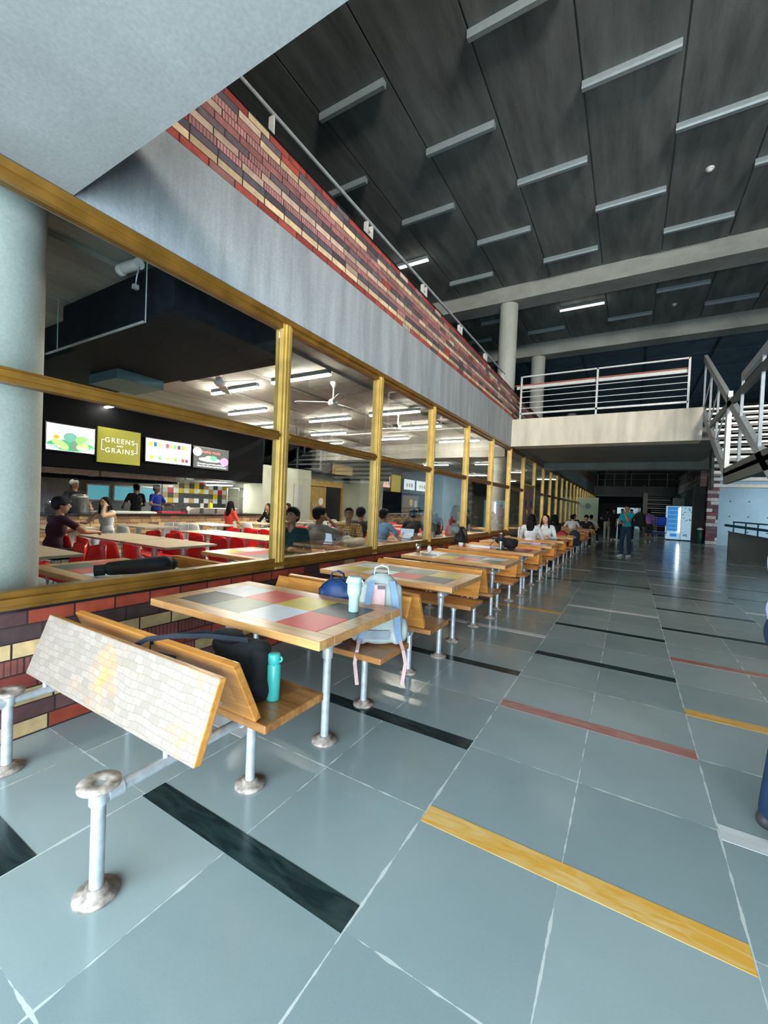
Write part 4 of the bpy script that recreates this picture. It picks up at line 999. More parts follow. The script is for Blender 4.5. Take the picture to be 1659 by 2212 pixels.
o = MB().cyl((-7, 8.9, 3.2), (-3.3, 8.9, 3.2), .02, n=8).cyl((-4.6, 8.9, 3.2), (-4.6, 8.9, 3.45), .014, n=8); simple('sprinkler_pipe', 'thin white pipe crossing below the cafeteria ceiling', 'pipe', o, MT['white'])
# ================================================================== PEOPLE
SK = [plain('skin_brown', (.36, .19, .115), .5, 0, .5, .05), plain('skin_light_brown', (.55, .33, .22), .5, 0, .5, .05)]
HAIR = plain('black_hair', (.004, .0035, .0035), .65, 0, .12, .1)
SOLE = plain('shoe_white', (.75, .75, .74), .5); SHOED = plain('shoe_dark', (.03, .03, .035), .5)
EYE = plain('eye_white', (.7, .68, .65), .3, 0, .5, 0); LIP = plain('lip', (.30, .09, .08), .5, 0, .5, 0)
def capd(P, a, b, r0, r1):
    a = np.array(a); b = np.array(b); d = b - a; t = np.clip(((P - a) @ d) / max(1e-9, d @ d), 0, 1)
    return np.linalg.norm(P - (a + t[:, None] * d), axis=1) - (r0 + (r1 - r0) * t)
def elld(P, c, r, Rm):
    q = (P - np.array(c)) @ Rm
    return (np.linalg.norm(q / np.array(r), axis=1) - 1) * min(r)
def remesh(name, prims, mats, parent, vox, smooth=3):
    mb = MB()
    for p in prims:
        if p[0] == 'c':
            _, a, b, r0, r1, mi = p
            mb.cyl(a, b, r0, r1, n=14); mb.ell(a, (r0,) * 3, 12, 8); mb.ell(b, (r1,) * 3, 12, 8)
        else:
            _, c, r, mi, Rm = p
            X = Matrix.Translation(c) @ Rm.to_4x4(); mb.ell((0, 0, 0), r, 18, 12, 0, X)
    o = mb.build(name, mats[0], None)
    m = o.modifiers.new('r', 'REMESH'); m.mode = 'VOXEL'; m.voxel_size = vox; m.adaptivity = 0
    m = o.modifiers.new('s', 'SMOOTH'); m.factor = .5; m.iterations = smooth
    dg = bpy.context.evaluated_depsgraph_get(); me = bpy.data.meshes.new_from_object(o.evaluated_get(dg))
    old = o.data; bpy.data.objects.remove(o); bpy.data.meshes.remove(old)
    me.name = name; me.materials.clear()
    for x in mats: me.materials.append(x)
    n = len(me.polygons); C_ = np.zeros(n * 3); me.polygons.foreach_get('center', C_); P = C_.reshape(-1, 3)
    best = np.full(n, 1e9); idx = np.zeros(n, int)
    for p in prims:
        if p[0] == 'c': d = capd(P, p[1], p[2], p[3], p[4]); mi = p[5]
        else: d = elld(P, p[1], p[2], np.array(p[4])); mi = p[3]
        k = d < best; best[k] = d[k]; idx[k] = mi
    me.polygons.foreach_set('material_index', idx.tolist()); me.polygons.foreach_set('use_smooth', [True] * n); me.update()
    o = bpy.data.objects.new(name, me); COL.objects.link(o); o.parent = parent
    return o
I3 = Matrix.Identity(3)
def ik(a, t, l1, l2, hint):
    a = Vector(a); t = Vector(t); d = t - a; L = min(d.length, (l1 + l2) * .995); dn_ = d.normalized(); t = a + dn_ * L
    x = (l1 * l1 - l2 * l2 + L * L) / (2 * L); h = math.sqrt(max(0, l1 * l1 - x * x))
    hv = Vector(hint); hv = (hv - hv.dot(dn_) * dn_).normalized()
    return a + dn_ * x + hv * h, t
def person(lab, loc, rz, sit=False, lean=0.0, shirt=None, pants=None, sleeve='short', shorts=False, hair='short', hands=None, look=(0, 0), vox=.014,
           sc=1.0, skin=0, glasses=False, stance=0.06, shoes=None, face=True, group=None, seath=.445, curl=.6, name='person', fem=False, tuck=.0):
    root = thing(name, lab, 'person', (loc[0], loc[1], loc[2] if len(loc) > 2 else 0), rz, group); root.scale = (sc, sc, sc)
    mats = [SK[skin], shirt, pants, shoes or SOLE, HAIR]
    pz = (seath + .105) / sc if sit else .91
    sh = 1.40 - .91 + pz; W_ = .17 if fem else .19
    f = lambda z, y=0: Vector((0, math.sin(lean) * (z - pz) + y, pz + math.cos(lean) * (z - pz)))
    Rl = Matrix.Rotation(-lean, 3, 'X')
    pr_ = []
    E_ = lambda c, r, mi, Rm=I3: pr_.append(('e', tuple(c), r, mi, Rm))
    Cc = lambda a, b, r0, r1, mi: pr_.append(('c', tuple(a), tuple(b), r0, r1, mi))
    E_(f(pz + .02), (.155, .115, .13), 2); E_(f(pz + .16), (.135, .10, .13), 1, Rl); E_(f(pz + .33), (.16 if not fem else .145, .115, .17), 1, Rl)
    E_(f(pz + .12), (.148, .112, .10), 1, Rl)
    shl = f(sh - .02)
    Cc(shl + Vector((-W_ + .02, 0, 0)), shl + Vector((W_ - .02, 0, 0)), .062, .062, 1)
    nk = f(sh + .03); hp = f(sh + .075)
    yaw, pit = look
    Rh = Matrix.Rotation(yaw, 3, 'Z') @ Matrix.Rotation(-pit, 3, 'X')
    hc = hp + Rh @ Vector((0, .018, .105))
    Cc(nk - Vector((0, 0, .04)), hp + Rh @ Vector((0, 0, .04)), .054, .052, 0)
    E_(hc + Rh @ Vector((0, -.008, .02)), (.074, .092, .095), 0, Rh); E_(hc + Rh @ Vector((0, .022, -.05)), (.055, .062, .062), 0, Rh)
    E_(hc + Rh @ Vector((0, .098, -.015)), (.012, .017, .022), 0, Rh)
    Cc(hc + Rh @ Vector((0, .09, .012)), hc + Rh @ Vector((0, .103, -.018)), .009, .012, 0)
    for s in (-1, 1): E_(hc + Rh @ Vector((s * .076, -.005, -.01)), (.010, .019, .029), 0, Rh)
    lm = 2
    for s in (-1, 1):
        hip = Vector((s * .088, .01, pz - .02))
        if sit:
            kn = Vector((s * (.11 + stance), .43, pz - .035)); an = Vector((s * (.12 + stance), .43 - tuck, .085))
        else:
            fy = stance * s; kn = Vector((s * .10, .03 + fy * .6, .49)); an = Vector((s * .105, fy, .085))
        km = hip.lerp(kn, .55)
        if shorts:
            Cc(hip, kn.lerp(hip, .15), .095, .072, 2); Cc(kn.lerp(hip, .12), kn, .054, .05, 0); Cc(kn, kn.lerp(an, .35), .05, .052, 0); Cc(kn.lerp(an, .35), an, .05, .034, 0)
        else:
            Cc(hip, kn, .093, .064, 2); Cc(kn, kn.lerp(an, .3), .062, .06, 2); Cc(kn.lerp(an, .3), an + Vector((0, 0, .02)), .06, .052, 2)
        Cc(an + Vector((0, -.02, -.03)), an + Vector((0, .05, -.045)), .042, .038, 3); Cc(an + Vector((0, .04, -.045)), an + Vector((s * .01, .145, -.052)), .04, .032, 3)
        # arm
        S_ = shl + Vector((s * (W_ - .005), 0, -.015))
        tg = hands[0 if s < 0 else 1] if hands else None
        if tg is None: tg = (s * (W_ + .07), .06, pz - .12) if not sit else (s * .16, .36, pz + .12)
        hint = Vector((s * .6, -.5, -.6)) if not (hands and len(tg) > 3) else Vector(tg[3])
        el, wr = ik(S_, tg[:3], .285, .25, hint)
        sm_ = 1 if sleeve != 'none' else 0
        Cc(S_, S_.lerp(el, .6), .055, .05, sm_)
        Cc(S_.lerp(el, .6), el, .044, .038, 1 if sleeve == 'long' else 0)
        Cc(el, wr, .040, .027, 1 if sleeve == 'long' else 0)
        d = (wr - el).normalized(); side = d.cross(Vector((0, 0, 1)));
        if side.length < .2: side = d.cross(Vector((0, 1, 0)))
        side = side.normalized(); nrm = side.cross(d).normalized()
        if nrm.z > 0: nrm = -nrm
        pc = wr + d * .05
        Rp = Matrix((side, d, nrm)).transposed()
        E_(pc, (.038, .048, .016), 0, Rp)
        for q, (ox, L1) in enumerate(((-.029, .032), (-.010, .040), (.009, .037), (.027, .028))):
            b0 = wr + d * .088 + side * ox; dd_ = (d * math.cos(curl) + nrm * math.sin(curl)); b1 = b0 + dd_ * L1; d3 = (d * math.cos(curl * 2.1) + nrm * math.sin(curl * 2.1)); b2 = b1 + d3 * L1 * .85
            Cc(wr + d * .05 + side * ox, b0, .011, .0105, 0); Cc(b0, b1, .0105, .0092, 0); Cc(b1, b2, .0092, .0078, 0)
        tb = wr + d * .03 + side * (-s * .03); td = (d * .6 + side * (-s * .6) + nrm * .35).normalized()
        Cc(tb, tb + td * .036, .0135, .0115, 0); Cc(tb + td * .036, tb + td * .036 + (d * .8 + nrm * .4).normalized() * .03, .0112, .009, 0)
    body = remesh('body', pr_, mats, root, vox)
    # hair
    hr = []
    H_ = lambda c, r: hr.append(('e', tuple(hc + Rh @ Vector(c)), r, 0, Rh))
    if hair in ('short', 'cap', 'fluffy'):
        g = .012 if hair == 'fluffy' else 0
        H_((0, -.022, .045), (.083 + g, .094 + g, .082 + g)); H_((0, -.052, .005), (.076 + g, .062 + g, .080)); H_((0, .045, .088), (.058, .048, .030))
    else:
        H_((0, -.022, .042), (.085, .094, .082)); H_((0, -.055, -.02), (.082, .062, .11))
        H_((0, -.085, -.15), (.095, .052, .15)); H_((0, -.105, -.30), (.085, .042, .15))
        for s in (-1, 1): hr.append(('c', tuple(hc + Rh @ Vector((s * .078, .0, .03))), tuple(hc + Rh @ Vector((s * .10, .03, -.20))), .022, .024, 0))
    remesh('hair', hr, [HAIR], root, max(vox, .011), 2)
    if hair == 'cap':
        X = Matrix.Translation(hc) @ Rh.to_4x4()
        MB().ell((0, -.012, .055), (.090, .104, .082), 18, 10, 0, X).build('kitchen_cap', MT['white'], root)
    if face:
        X = Matrix.Translation(hc) @ Rh.to_4x4()
        for s in (-1, 1):
            e_ = MB().ell((s * .030, .079, .012), (.015, .008, .0085), 10, 8, 0, X).build('eye', EYE, root)
            MB().ell((s * .030, .0855, .012), (.007, .003, .0075), 8, 6, 0, X).build('iris', HAIR, e_)
            MB().tube([X @ Vector((s * .014, .090, .030)), X @ Vector((s * .032, .088, .036)), X @ Vector((s * .050, .078, .030))], .0032, 6).build('eyebrow', HAIR, root)
        MB().ell((0, .084, -.058), (.024, .008, .0065), 12, 6, 0, X).build('mouth', LIP, root)
        if glasses:
            g = MB()
            for s in (-1, 1):
                g.tube([X @ Vector((s * .032 + .023 * math.cos(k * PI / 5), .098, .010 + .018 * math.sin(k * PI / 5))) for k in range(11)], .003, 6)
                g.tube([X @ Vector((s * .055, .097, .014)), X @ Vector((s * .078, .06, .014)), X @ Vector((s * .080, -.01, .01))], .0025, 6)
            g.tube([X @ Vector((-.009, .1, .014)), X @ Vector((.009, .1, .014))], .003, 6)
            g.build('glasses', MT['blackg'], root)
    return root, hc, Rh
def cloth(n_, c, r=.8): return MT.setdefault(n_, plain(n_, c, r, 0, .3, .12, scale=9))
TEAL = cloth('teal_shirt', (.01, .30, .38)); JEANS = cloth('dark_jeans', (.012, .035, .07)); WHT = cloth('white_top', (.62, .64, .68)); BLK = cloth('black_shirt', (.012, .012, .014))
DGR = cloth('dark_teal_sweater', (.006, .055, .06)); LBL = cloth('light_blue_shirt', (.20, .42, .72)); KHK = cloth('pale_trousers', (.45, .42, .36)); PNK = cloth('maroon_shirt', (.045, .008, .02))
# plaid shirt
m, n, l, b = newmat('yellow_plaid_shirt'); g_ = n.new('ShaderNodeTexCoord'); s_ = n.new('ShaderNodeSeparateXYZ'); l.new(g_.outputs['Object'], s_.inputs[0])
v1 = node_math(n, l, 'GREATER_THAN', node_math(n, l, 'FRACT', node_math(n, l, 'MULTIPLY', s_.outputs[0], 24)), .6); v2 = node_math(n, l, 'GREATER_THAN', node_math(n, l, 'FRACT', node_math(n, l, 'MULTIPLY', s_.outputs[2], 24)), .6)
rp_ = n.new('ShaderNodeValToRGB'); rp_.color_ramp.elements[0].color = (.52, .33, .10, 1); rp_.color_ramp.elements[1].color = (.06, .03, .02, 1)
l.new(node_math(n, l, 'MULTIPLY', node_math(n, l, 'ADD', v1, v2), .5), rp_.inputs[0]); l.new(rp_.outputs[0], b.inputs['Base Color']); b.inputs['Roughness'].default_value = .8
PLAID = m
# tie-dye purple shirt
m, n, l, b = newmat('purple_gradient_shirt'); g_ = n.new('ShaderNodeTexCoord'); s_ = n.new('ShaderNodeSeparateXYZ'); l.new(g_.outputs['Object'], s_.inputs[0])
rp_ = n.new('ShaderNodeValToRGB'); rp_.color_ramp.elements[0].position = 0; rp_.color_ramp.elements[0].color = (.62, .28, .52, 1); rp_.color_ramp.elements[1].color = (.24, .16, .50, 1)
mr = n.new('ShaderNodeMapRange'); mr.inputs[1].default_value = .95; mr.inputs[2].default_value = 1.4; l.new(s_.outputs[2], mr.inputs[0]); l.new(mr.outputs[0], rp_.inputs[0]); l.new(rp_.outputs[0], b.inputs['Base Color']); b.inputs['Roughness'].default_value = .8
PURP = m

def backpack(lab, loc, rz, mat, h=.46, w=.31, d=.2, tilt=0, mats2=None, straps=True, group=None, lie=False, name='backpack', panel=None, tails=False, vox=.012):
    t = thing(name, lab, 'bag', loc, rz, group)
    t.rotation_euler = (tilt, 0, rz)
    m2 = mats2 or mat
    pr_ = [('e', (0, 0, h * .30), (w * .5, d * .5, h * .31), 0, I3), ('e', (0, 0, h * .62), (w * .46, d * .45, h * .37), 0, I3), ('e', (0, 0, h * .12), (w * .48, d * .5, h * .12), 0, I3)]
    for sx in (-1, 1): pr_.append(('c', (sx * w * .36, -d * .22, h * .1), (sx * w * .32, -d * .18, h * .78), d * .22, d * .20, 0)); pr_.append(('c', (sx * w * .36, d * .22, h * .1), (sx * w * .30, d * .16, h * .74), d * .22, d * .18, 0))
    remesh('body', pr_, [mat], t, vox, 4)
    pk = remesh('front_pocket', [('e', (0, d * .42, h * .30), (w * .40, d * .24, h * .24), 0, I3), ('c', (-w * .26, d * .46, h * .12), (w * .26, d * .46, h * .12), d * .14, d * .14, 0), ('c', (-w * .22, d * .42, h * .44), (w * .22, d * .42, h * .44), d * .12, d * .12, 0)], [m2], t, vox, 3)
    MB().tube([(-w * .36, d * .40, h * .52), (-w * .2, d * .52, h * .56), (w * .2, d * .52, h * .56), (w * .36, d * .40, h * .52)], .004, 6).build('zip', MT['blackg'], t)
    MB().tube([(-w * .44, d * .12, h * .5), (-w * .4, d * .16, h * .8), (-w * .15, d * .16, h * .97), (w * .15, d * .16, h * .97), (w * .4, d * .16, h * .8), (w * .44, d * .12, h * .5)], .004, 6).build('zip', MT['blackg'], t)
    MB().strap([(-.05, -.01, h * .97), (-.045, -.01, h * 1.06), (0, -.01, h * 1.10), (.045, -.01, h * 1.06), (.05, -.01, h * .97)], .022, .008, (0, 1, 0)).build('top_handle', m2, t)
    for s in (-1, 1):
        remesh('side_pocket', [('e', (s * w * .50, 0, h * .2), (w * .12, d * .34, h * .17), 0, I3)], [m2], t, vox, 2)
        if straps:
            st = MB().strap([(s * w * .2, -d * .45, h * .9), (s * w * .26, -d * .62, h * .72), (s * w * .32, -d * .66, h * .45), (s * w * .36, -d * .55, h * .2), (s * w * .42, -d * .4, h * .06)], .042, .014, (1, 0, 0)).build('shoulder_strap', panel or m2, t)
            if tails: MB().strap([(s * w * .42, -d * .5, h * .1), (s * w * .46, -d * .9, h * .02), (s * w * .5, -d * 1.05, -.06), (s * w * .44, -d * 1.1, -.20)], .024, .003, (1, .2, 0)).build('strap_tail', tails, st)
    return t
# ---- standing students in the hall
p, hc, Rh = person('person in a teal t-shirt and dark jeans holding a phone to the face', (-.07, 16.0), R(148), shirt=TEAL, pants=JEANS, sleeve='short', hands=((-.06, .20, 1.40, (-.6, -.2, -1)), (-.02, .26, 1.10, (.8, -.4, -.5))), look=(R(20), R(4)), sc=1.02, vox=.011)
backpack('large black backpack worn by the person in teal', (.30, 16.18, 1.02), R(148), MT['black'], .50, .34, .22, straps=False)
STD = [('person with pale trousers and black top carrying a backpack, back turned', (-1.05, 26.2), R(10), BLK, KHK, 'short', False),
       ('person in black standing left behind the teal shirt', (-.72, 25.6), R(200), BLK, BLK, 'short', False),
       ('person in dark clothes half hidden behind the teal shirt', (-.33, 25.2), R(170), BLK, BLK, 'short', False),
       ('person in black with white shoes right behind the teal shirt', (.08, 26.0), R(190), BLK, JEANS, 'short', False)]
for lab, loc, rz, a, b_, sl_, so in STD: person(lab, loc, rz, shirt=a, pants=b_, sleeve=sl_, shorts=so, vox=.02, hands=((-.2, .2, 1.1), (.26, .02, .8)))
person('person walking away in a purple shirt and dark shorts', (.86, 25.2), R(5), shirt=PURP, pants=cloth('dark_shorts', (.04, .055, .05)), shorts=True, sleeve='short', vox=.016, stance=.12)
backpack('black backpack on the back of the leftmost standing person', (-1.02, 25.98, 1.0), R(190), MT['black'], .48, .32, .2, straps=False, vox=.02)
# person cut by the right frame edge
person('person cut by the right picture edge, lavender sleeve and dark blue jeans', (.645, 2.42), R(-92), shirt=cloth('lavender_hoodie', (.58, .56, .85)), pants=cloth('deep_blue_jeans', (.008, .028, .07)), sleeve='long', hands=((-.2, .20, 1.02), (.2, .20, 1.02)), vox=.010, shoes=SHOED, stance=.03)

# ---- seated outside at the benches
def seat_y(n, sg): return BY + PIT * n + sg * .40
person('person with long black hair and white top seated with back to camera', (-1.96, seat_y(5, 1) - .05), 0, sit=True, shirt=WHT, pants=JEANS, sleeve='long', hair='long', hands=((-.12, .38, .80), (.12, .38, .80)), lean=.12, vox=.014, fem=True)
person('smiling person with long dark hair and white top facing the camera', (-1.78, seat_y(6, -1) + .05), PI, sit=True, shirt=WHT, pants=BLK, sleeve='long', hair='long', hands=((-.12, .36, .80), (.10, .36, .80)), lean=.15, vox=.013, skin=1, fem=True, look=(R(-10), 0))
person('person in black with long hair seated turned towards the windows', (-1.85, seat_y(7, 1)), R(50), sit=True, shirt=BLK, pants=BLK, sleeve='long', hair='long', hands=((-.2, .5, .82), (.2, .45, .82)), lean=.25, vox=.018, fem=True, stance=.0)
person('person in striped white shirt leaning over a far table', (-2.0, seat_y(10, 1)), R(10), sit=True, shirt=WHT, pants=JEANS, sleeve='short', lean=.35, hands=((-.2, .4, .82), (.2, .4, .82)), vox=.02)
person('person in black beside the striped shirt at a far table', (-1.55, seat_y(11, -1)), PI, sit=True, shirt=BLK, pants=BLK, sleeve='long', lean=.3, hair='fluffy', hands=((-.2, .4, .82), (.2, .4, .82)), vox=.02)
person('person in pale top at the farthest occupied bench', (-1.6, seat_y(12, 1)), R(-20), sit=True, shirt=WHT, pants=BLK, sleeve='short', lean=.2, hands=((-.2, .4, .82), (.2, .4, .82)), vox=.02)
person('person in dark top nearest the far green panel', (-2.2, seat_y(12, -1)), PI, sit=True, shirt=BLK, pants=JEANS, sleeve='short', lean=.2, hands=((-.2, .4, .82), (.2, .4, .82)), vox=.02)
# ---- seated inside the glass
person('person in dark green sweater covering the face with one hand', (-3.80, 4.16), R(195), sit=True, shirt=DGR, pants=JEANS, sleeve='long', hair='fluffy', lean=.22, look=(R(10), R(-18)), hands=((-.22, .40, .82, (-.5, -.5, -1)), (.05, .30, 1.06, (.5, .3, -1))), vox=.009, glasses=True, seath=.45)
person('person with black hair and grey top behind the green sweater', (-4.15, 4.95), R(-10), sit=True, shirt=cloth('grey_top', (.32, .34, .35)), pants=JEANS, sleeve='short', hair='fluffy', lean=.18, hands=((-.2, .4, .84), (.12, .22, 1.12, (.6, .2, -1))), vox=.012, look=(R(-25), R(-5)))
person('smiling person with glasses and yellow plaid shirt behind a laptop', (-4.12, 5.86), R(190), sit=True, shirt=PLAID, pants=JEANS, sleeve='long', hair='short', lean=.12, hands=((-.18, .38, .82), (.10, .30, .95)), vox=.010, glasses=True, look=(R(25), R(-8)))
person('person with black hair seated directly behind the plaid shirt', (-4.48, 6.66), 0, sit=True, shirt=BLK, pants=JEANS, sleeve='short', hair='fluffy', lean=.1, hands=((-.2, .4, .84), (.2, .4, .84)), vox=.014)
person('person in light blue shirt using an open laptop', (-3.98, 6.64), R(-8), sit=True, shirt=LBL, pants=JEANS, sleeve='short', lean=.14, hands=((-.15, .38, .84), (.22, .38, .86)), vox=.012)
person('person in black shirt and dark cap seated with back to camera', (-4.18, 8.35), R(5), sit=True, shirt=BLK, pants=BLK, sleeve='short', lean=.1, hair='fluffy', hands=((-.2, .4, .84), (.2, .4, .84)), vox=.014)
person('person in dark top by a far cafeteria table near the blue wall', (-5.4, 15.5), R(120), sit=True, shirt=BLK, pants=BLK, sleeve='short', vox=.02, hands=((-.1, .2, 1.1), (.2, .4, .82)))
person('seated person in white sleeveless top talking on a phone', (-8.98, 4.36), R(198), sit=True, shirt=WHT, pants=WHT, sleeve='none', hair='long', lean=.1, hands=((-.10, .18, 1.14, (-.6, .2, -1)), (.20, .46, .84, (.6, -.2, -.6))), vox=.011, skin=1, fem=True, look=(R(8), R(6)))
person('person in dark maroon t-shirt seated at left beside the column', (-6.98, 2.66), R(5), sit=True, shirt=PNK, pants=BLK, sleeve='short', hair='fluffy', lean=.18, hands=((-.2, .4, .84), (.28, .42, .84, (.9, -.3, -.3))), vox=.012, look=(R(-30), 0))
person('person in black bent over at a counter-side table', (-9.15, 8.98), R(185), sit=True, shirt=BLK, pants=BLK, sleeve='long', hair='long', lean=.35, hands=((-.2, .4, .82), (.2, .4, .82)), vox=.016, fem=True)
person('person in red top facing the person in black', (-9.2, 7.45), R(0), sit=True, shirt=cloth('orange_red_top', (.6, .05, .03)), pants=BLK, sleeve='short', hair='long', lean=.1, vox=.018, fem=True)
person('person in olive top seated at the edge of the first window', (-8.5, 9.0), R(170), sit=True, shirt=cloth('olive_top', (.12, .09, .05)), pants=BLK, sleeve='long', hair='long', lean=.1, hands=((-.1, .35, .9), (.2, .4, .84)), vox=.018, fem=True)
# ---- cooks
person('cook in black with white net cap behind the steel urn', (-11.3, 4.75), R(-85), shirt=BLK, pants=BLK, sleeve='short', hair='cap', hands=((-.2, .3, 1.05), (.2, .3, 1.05)), vox=.014, look=(0, R(-20)))
person('cook in dark clothes working at the back windows', (-12.0, 6.55), R(90), shirt=BLK, pants=BLK, sleeve='short', vox=.018, hands=((-.2, .3, 1.05), (.2, .3, 1.05)))
person('cook in bright blue shirt with white headband', (-11.7, 6.95), R(-70), shirt=cloth('royal_blue_shirt', (.01, .04, .35)), pants=BLK, sleeve='short', hair='cap', vox=.018, skin=0, hands=((-.25, .3, 1.15), (.3, .35, 1.12)))

# ================================================================== BAGS, BOTTLES, SMALL THINGS
GREYB = cloth('pale_grey_nylon', (.42, .47, .45)); PINKB = cloth('pale_pink_nylon', (.66, .42, .42)); BLUEB = cloth('pastel_blue_strap', (.20, .30, .46))
t = backpack('large pale grey backpack with pastel straps on the second bench', (-1.47, 2.49, .449), R(35), GREYB, .50, .33, .20, mats2=GREYB, panel=BLUEB, tails=PINKB, vox=.008)
MB().prism([(-.12, -.112, .20), (.02, -.116, .20), (.02, -.104, .43), (-.09, -.098, .43)], (0, -.006, 0)).build('pink_panel', PINKB, t)
MB().prism([(-.13, -.104, .06), (.06, -.112, .06), (.06, -.108, .12), (-.13, -.1, .12)], (0, -.006, 0)).build('grey_base_panel', cloth('mid_grey_nylon', (.25, .28, .32)), t)
MB().box(-.03, .02, -.115, -.105, .40, .425).build('label_patch', MT['blackg'], t)
NAVY = cloth('navy_nylon', (.008, .035, .13), .45)
t = backpack('navy blue backpack with yellow zip stripe leaning on bench back', (-1.83, 2.50, .449), R(195), NAVY, .43, .32, .20, straps=True, vox=.008, tilt=R(-8))
MB().strap([(-.10, .135, .30), (0, .155, .26), (.06, .14, .24)], .018, .004, (0, .3, 1)).build('yellow_stripe', plain('yellow_piping', (.85, .72, .03), .5), t)
# mint tumbler
def tumbler(lab, loc, rz):
    t = thing('tumbler', lab, 'bottle', loc, rz)
    mint = MT.setdefault('mint', plain('mint_enamel', (.40, .56, .50), .35, 0, .5, .03))
    MB().lathe([(.034, 0), (.037, .004), (.037, .10), (.048, .125), (.050, .135), (.050, .20)], (0, 0, 0), 28).build('body', mint, t)
    MB().lathe([(.052, .20), (.052, .235), (.046, .245), (.02, .247)], (0, 0, 0), 28).build('lid', plain('pale_blue_lid', (.45, .60, .68), .35), t)
    MB().tube([(-.05, 0, .225), (-.062, .01, .20), (-.045, .04, .175), (0, .058, .168), (.045, .04, .175), (.062, .01, .20), (.05, 0, .225)], .006, 8).build('handle', plain('pale_blue_handle', (.42, .60, .64), .4), t)
    MB().box(-.03, .03, -.02, .02, .245, .256).build('flip_spout', MT['clear'], t)
    t.scale = (.88,) * 3
tumbler('mint green insulated tumbler standing on the first colour tile table', (-1.44, 2.12, .7505), R(20))
t = thing('water_bottle', 'teal water bottle with finger loop standing on the first bench seat', 'bottle', (-1.455, 1.475, .4475)); t.scale = (.88,) * 3
TQ = plain('teal_bottle', (.06, .46, .42), .3)
MB().lathe([(.033, 0), (.036, .006), (.036, .19), (.030, .205)], (0, 0, 0), 26).build('body', TQ, t)
l_ = MB().lathe([(.031, .203), (.034, .208), (.034, .252), (.028, .258)], (0, 0, 0), 26).build('cap', TQ, t)
MB().tube([(.03, 0, .222), (.05, -.0, .222), (.058, 0, .235), (.05, 0, .25)], .006, 8).build('finger_loop', TQ, l_)
# black tote bag with straps on the bench
t = thing('tote_bag', 'black tote bag with long straps slumped on first bench seat', 'bag', (-1.66, 1.44, .4475), R(0)); t.scale = (1, 1, .9)
remesh('body', [('e', (0, 0, .15), (.17, .085, .15), 0, I3), ('c', (-.13, 0, .06), (.13, 0, .06), .08, .08, 0), ('c', (-.13, .0, .24), (.13, .02, .26), .055, .05, 0), ('e', (-.05, -.03, .31), (.10, .06, .035), 0, I3), ('c', (.14, 0, .05), (.14, 0, .24), .055, .05, 0)], [MT['black']], t, .008, 3)
MB().strap([(-.02, -.03, .31), (-.12, -.12, .335), (-.20, -.22, .33), (-.27, -.30, .30), (-.22, -.33, .27), (-.10, -.28, .25)], .032, .006, (.3, -.3, 1)).build('strap', cloth('black_webbing', (.03, .035, .05)), t)
MB().strap([(.08, -.02, .31), (-.04, -.14, .34), (-.16, -.25, .345), (-.25, -.33, .33), (-.30, -.37, .29)], .030, .006, (.3, -.3, 1)).build('strap', cloth('black_webbing', (.03, .035, .05)), t)
o = MB().box(-.1, .1, -.02, .02, .0, .012); simple('crumpled_film', 'clear plastic scrap lying behind the second bench board', 'wrapper', MB().ell((0, 0, .03), (.05, .04, .03), 10, 6), MT['clear'], (-2.55, 2.42, .4475))
# table 3
def cup(name, lab, loc, r, h, mat, open_=True):
    t = MB().lathe([(r * .8, 0), (r, h), (r * .93, h), (r * .74, .004)], (0, 0, 0), 22)
    return tag(t.build(name, mat, None, 0, loc), lab, 'cup')
cup('metal_tumbler', 'steel tumbler near the wall end of the third table', (-2.60, 5.42, .7505), .036, .12, MT['steel'])
simple('crumpled_tissue', 'white crumpled tissue beside the steel tumbler', 'tissue', MB().ell((0, 0, .05), (.035, .03, .05), 9, 6), MT['white'], (-2.46, 5.50, .7505))
simple('paper_ball', 'small white paper ball on the near edge of third table', 'paper ball', MB().ell((0, 0, .022), (.023, .023, .022), 10, 7), MT['white'], (-2.16, 5.12, .7505))
# table 4
cup('paper_cup', 'white paper cup at wall end of the fourth table', (-2.48, 6.86, .7505), .045, .06, MT['white'])
simple('notebook', 'open white notebook lying on the fourth table', 'notebook', MB().box(-.17, .17, -.11, .11, 0, .012).box(-.165, .165, -.105, .105, .012, .02), MT['whitem'], (-2.18, 7.02, .7505), .002, rz=R(8))
simple('notebook', 'second notebook with grey cover behind the open notebook', 'notebook', MB().box(-.15, .15, -.1, .1, 0, .022), cloth('grey_cover', (.35, .38, .45)), (-2.0, 7.18, .7505), .002, rz=R(-12))
simple('tablet', 'dark slim tablet on the near edge of fourth table', 'tablet', MB().box(-.13, .13, -.08, .08, 0, .012), MT['blackg'], (-1.73, 6.88, .7505), .003)
t = thing('steel_bottle', 'steel water bottle with dark top on the fourth table', 'bottle', (-1.86, 7.10, .7505))
MB().lathe([(.034, 0), (.036, .01), (.036, .12), (.036, .125)], (0, 0, 0), 22).build('body', MT['steel'], t)
l_ = MB().lathe([(.0365, .125), (.0365, .225), (.026, .24)], (0, 0, 0), 22).build('upper_body', cloth('navy_coat', (.03, .035, .06), .3), t)
MB().lathe([(.024, .24), (.024, .262), (.01, .268)], (0, 0, 0), 18).build('cap', MT['steel'], t)
t = backpack('black sling bag lying on the fourth table with straps hanging', (-1.46, 7.18, .80), R(75), MT['black'], .40, .20, .16, tilt=R(82), straps=False)
t.rotation_euler = (R(-84), 0, R(75)); t.location = (-1.62, 7.16, .845)
MB().strap([(0, .02, .38), (.06, .05, .46), (.04, .12, .50), (0, .28, .50)], .02, .004, (1, 0, 0)).build('hanging_strap', MT['black'], t)
t = backpack('black backpack with grey cap propped at the fourth table wall end', (-2.64, 7.35, .7505), R(100), MT['black'], .34, .26, .18, tilt=R(-16))
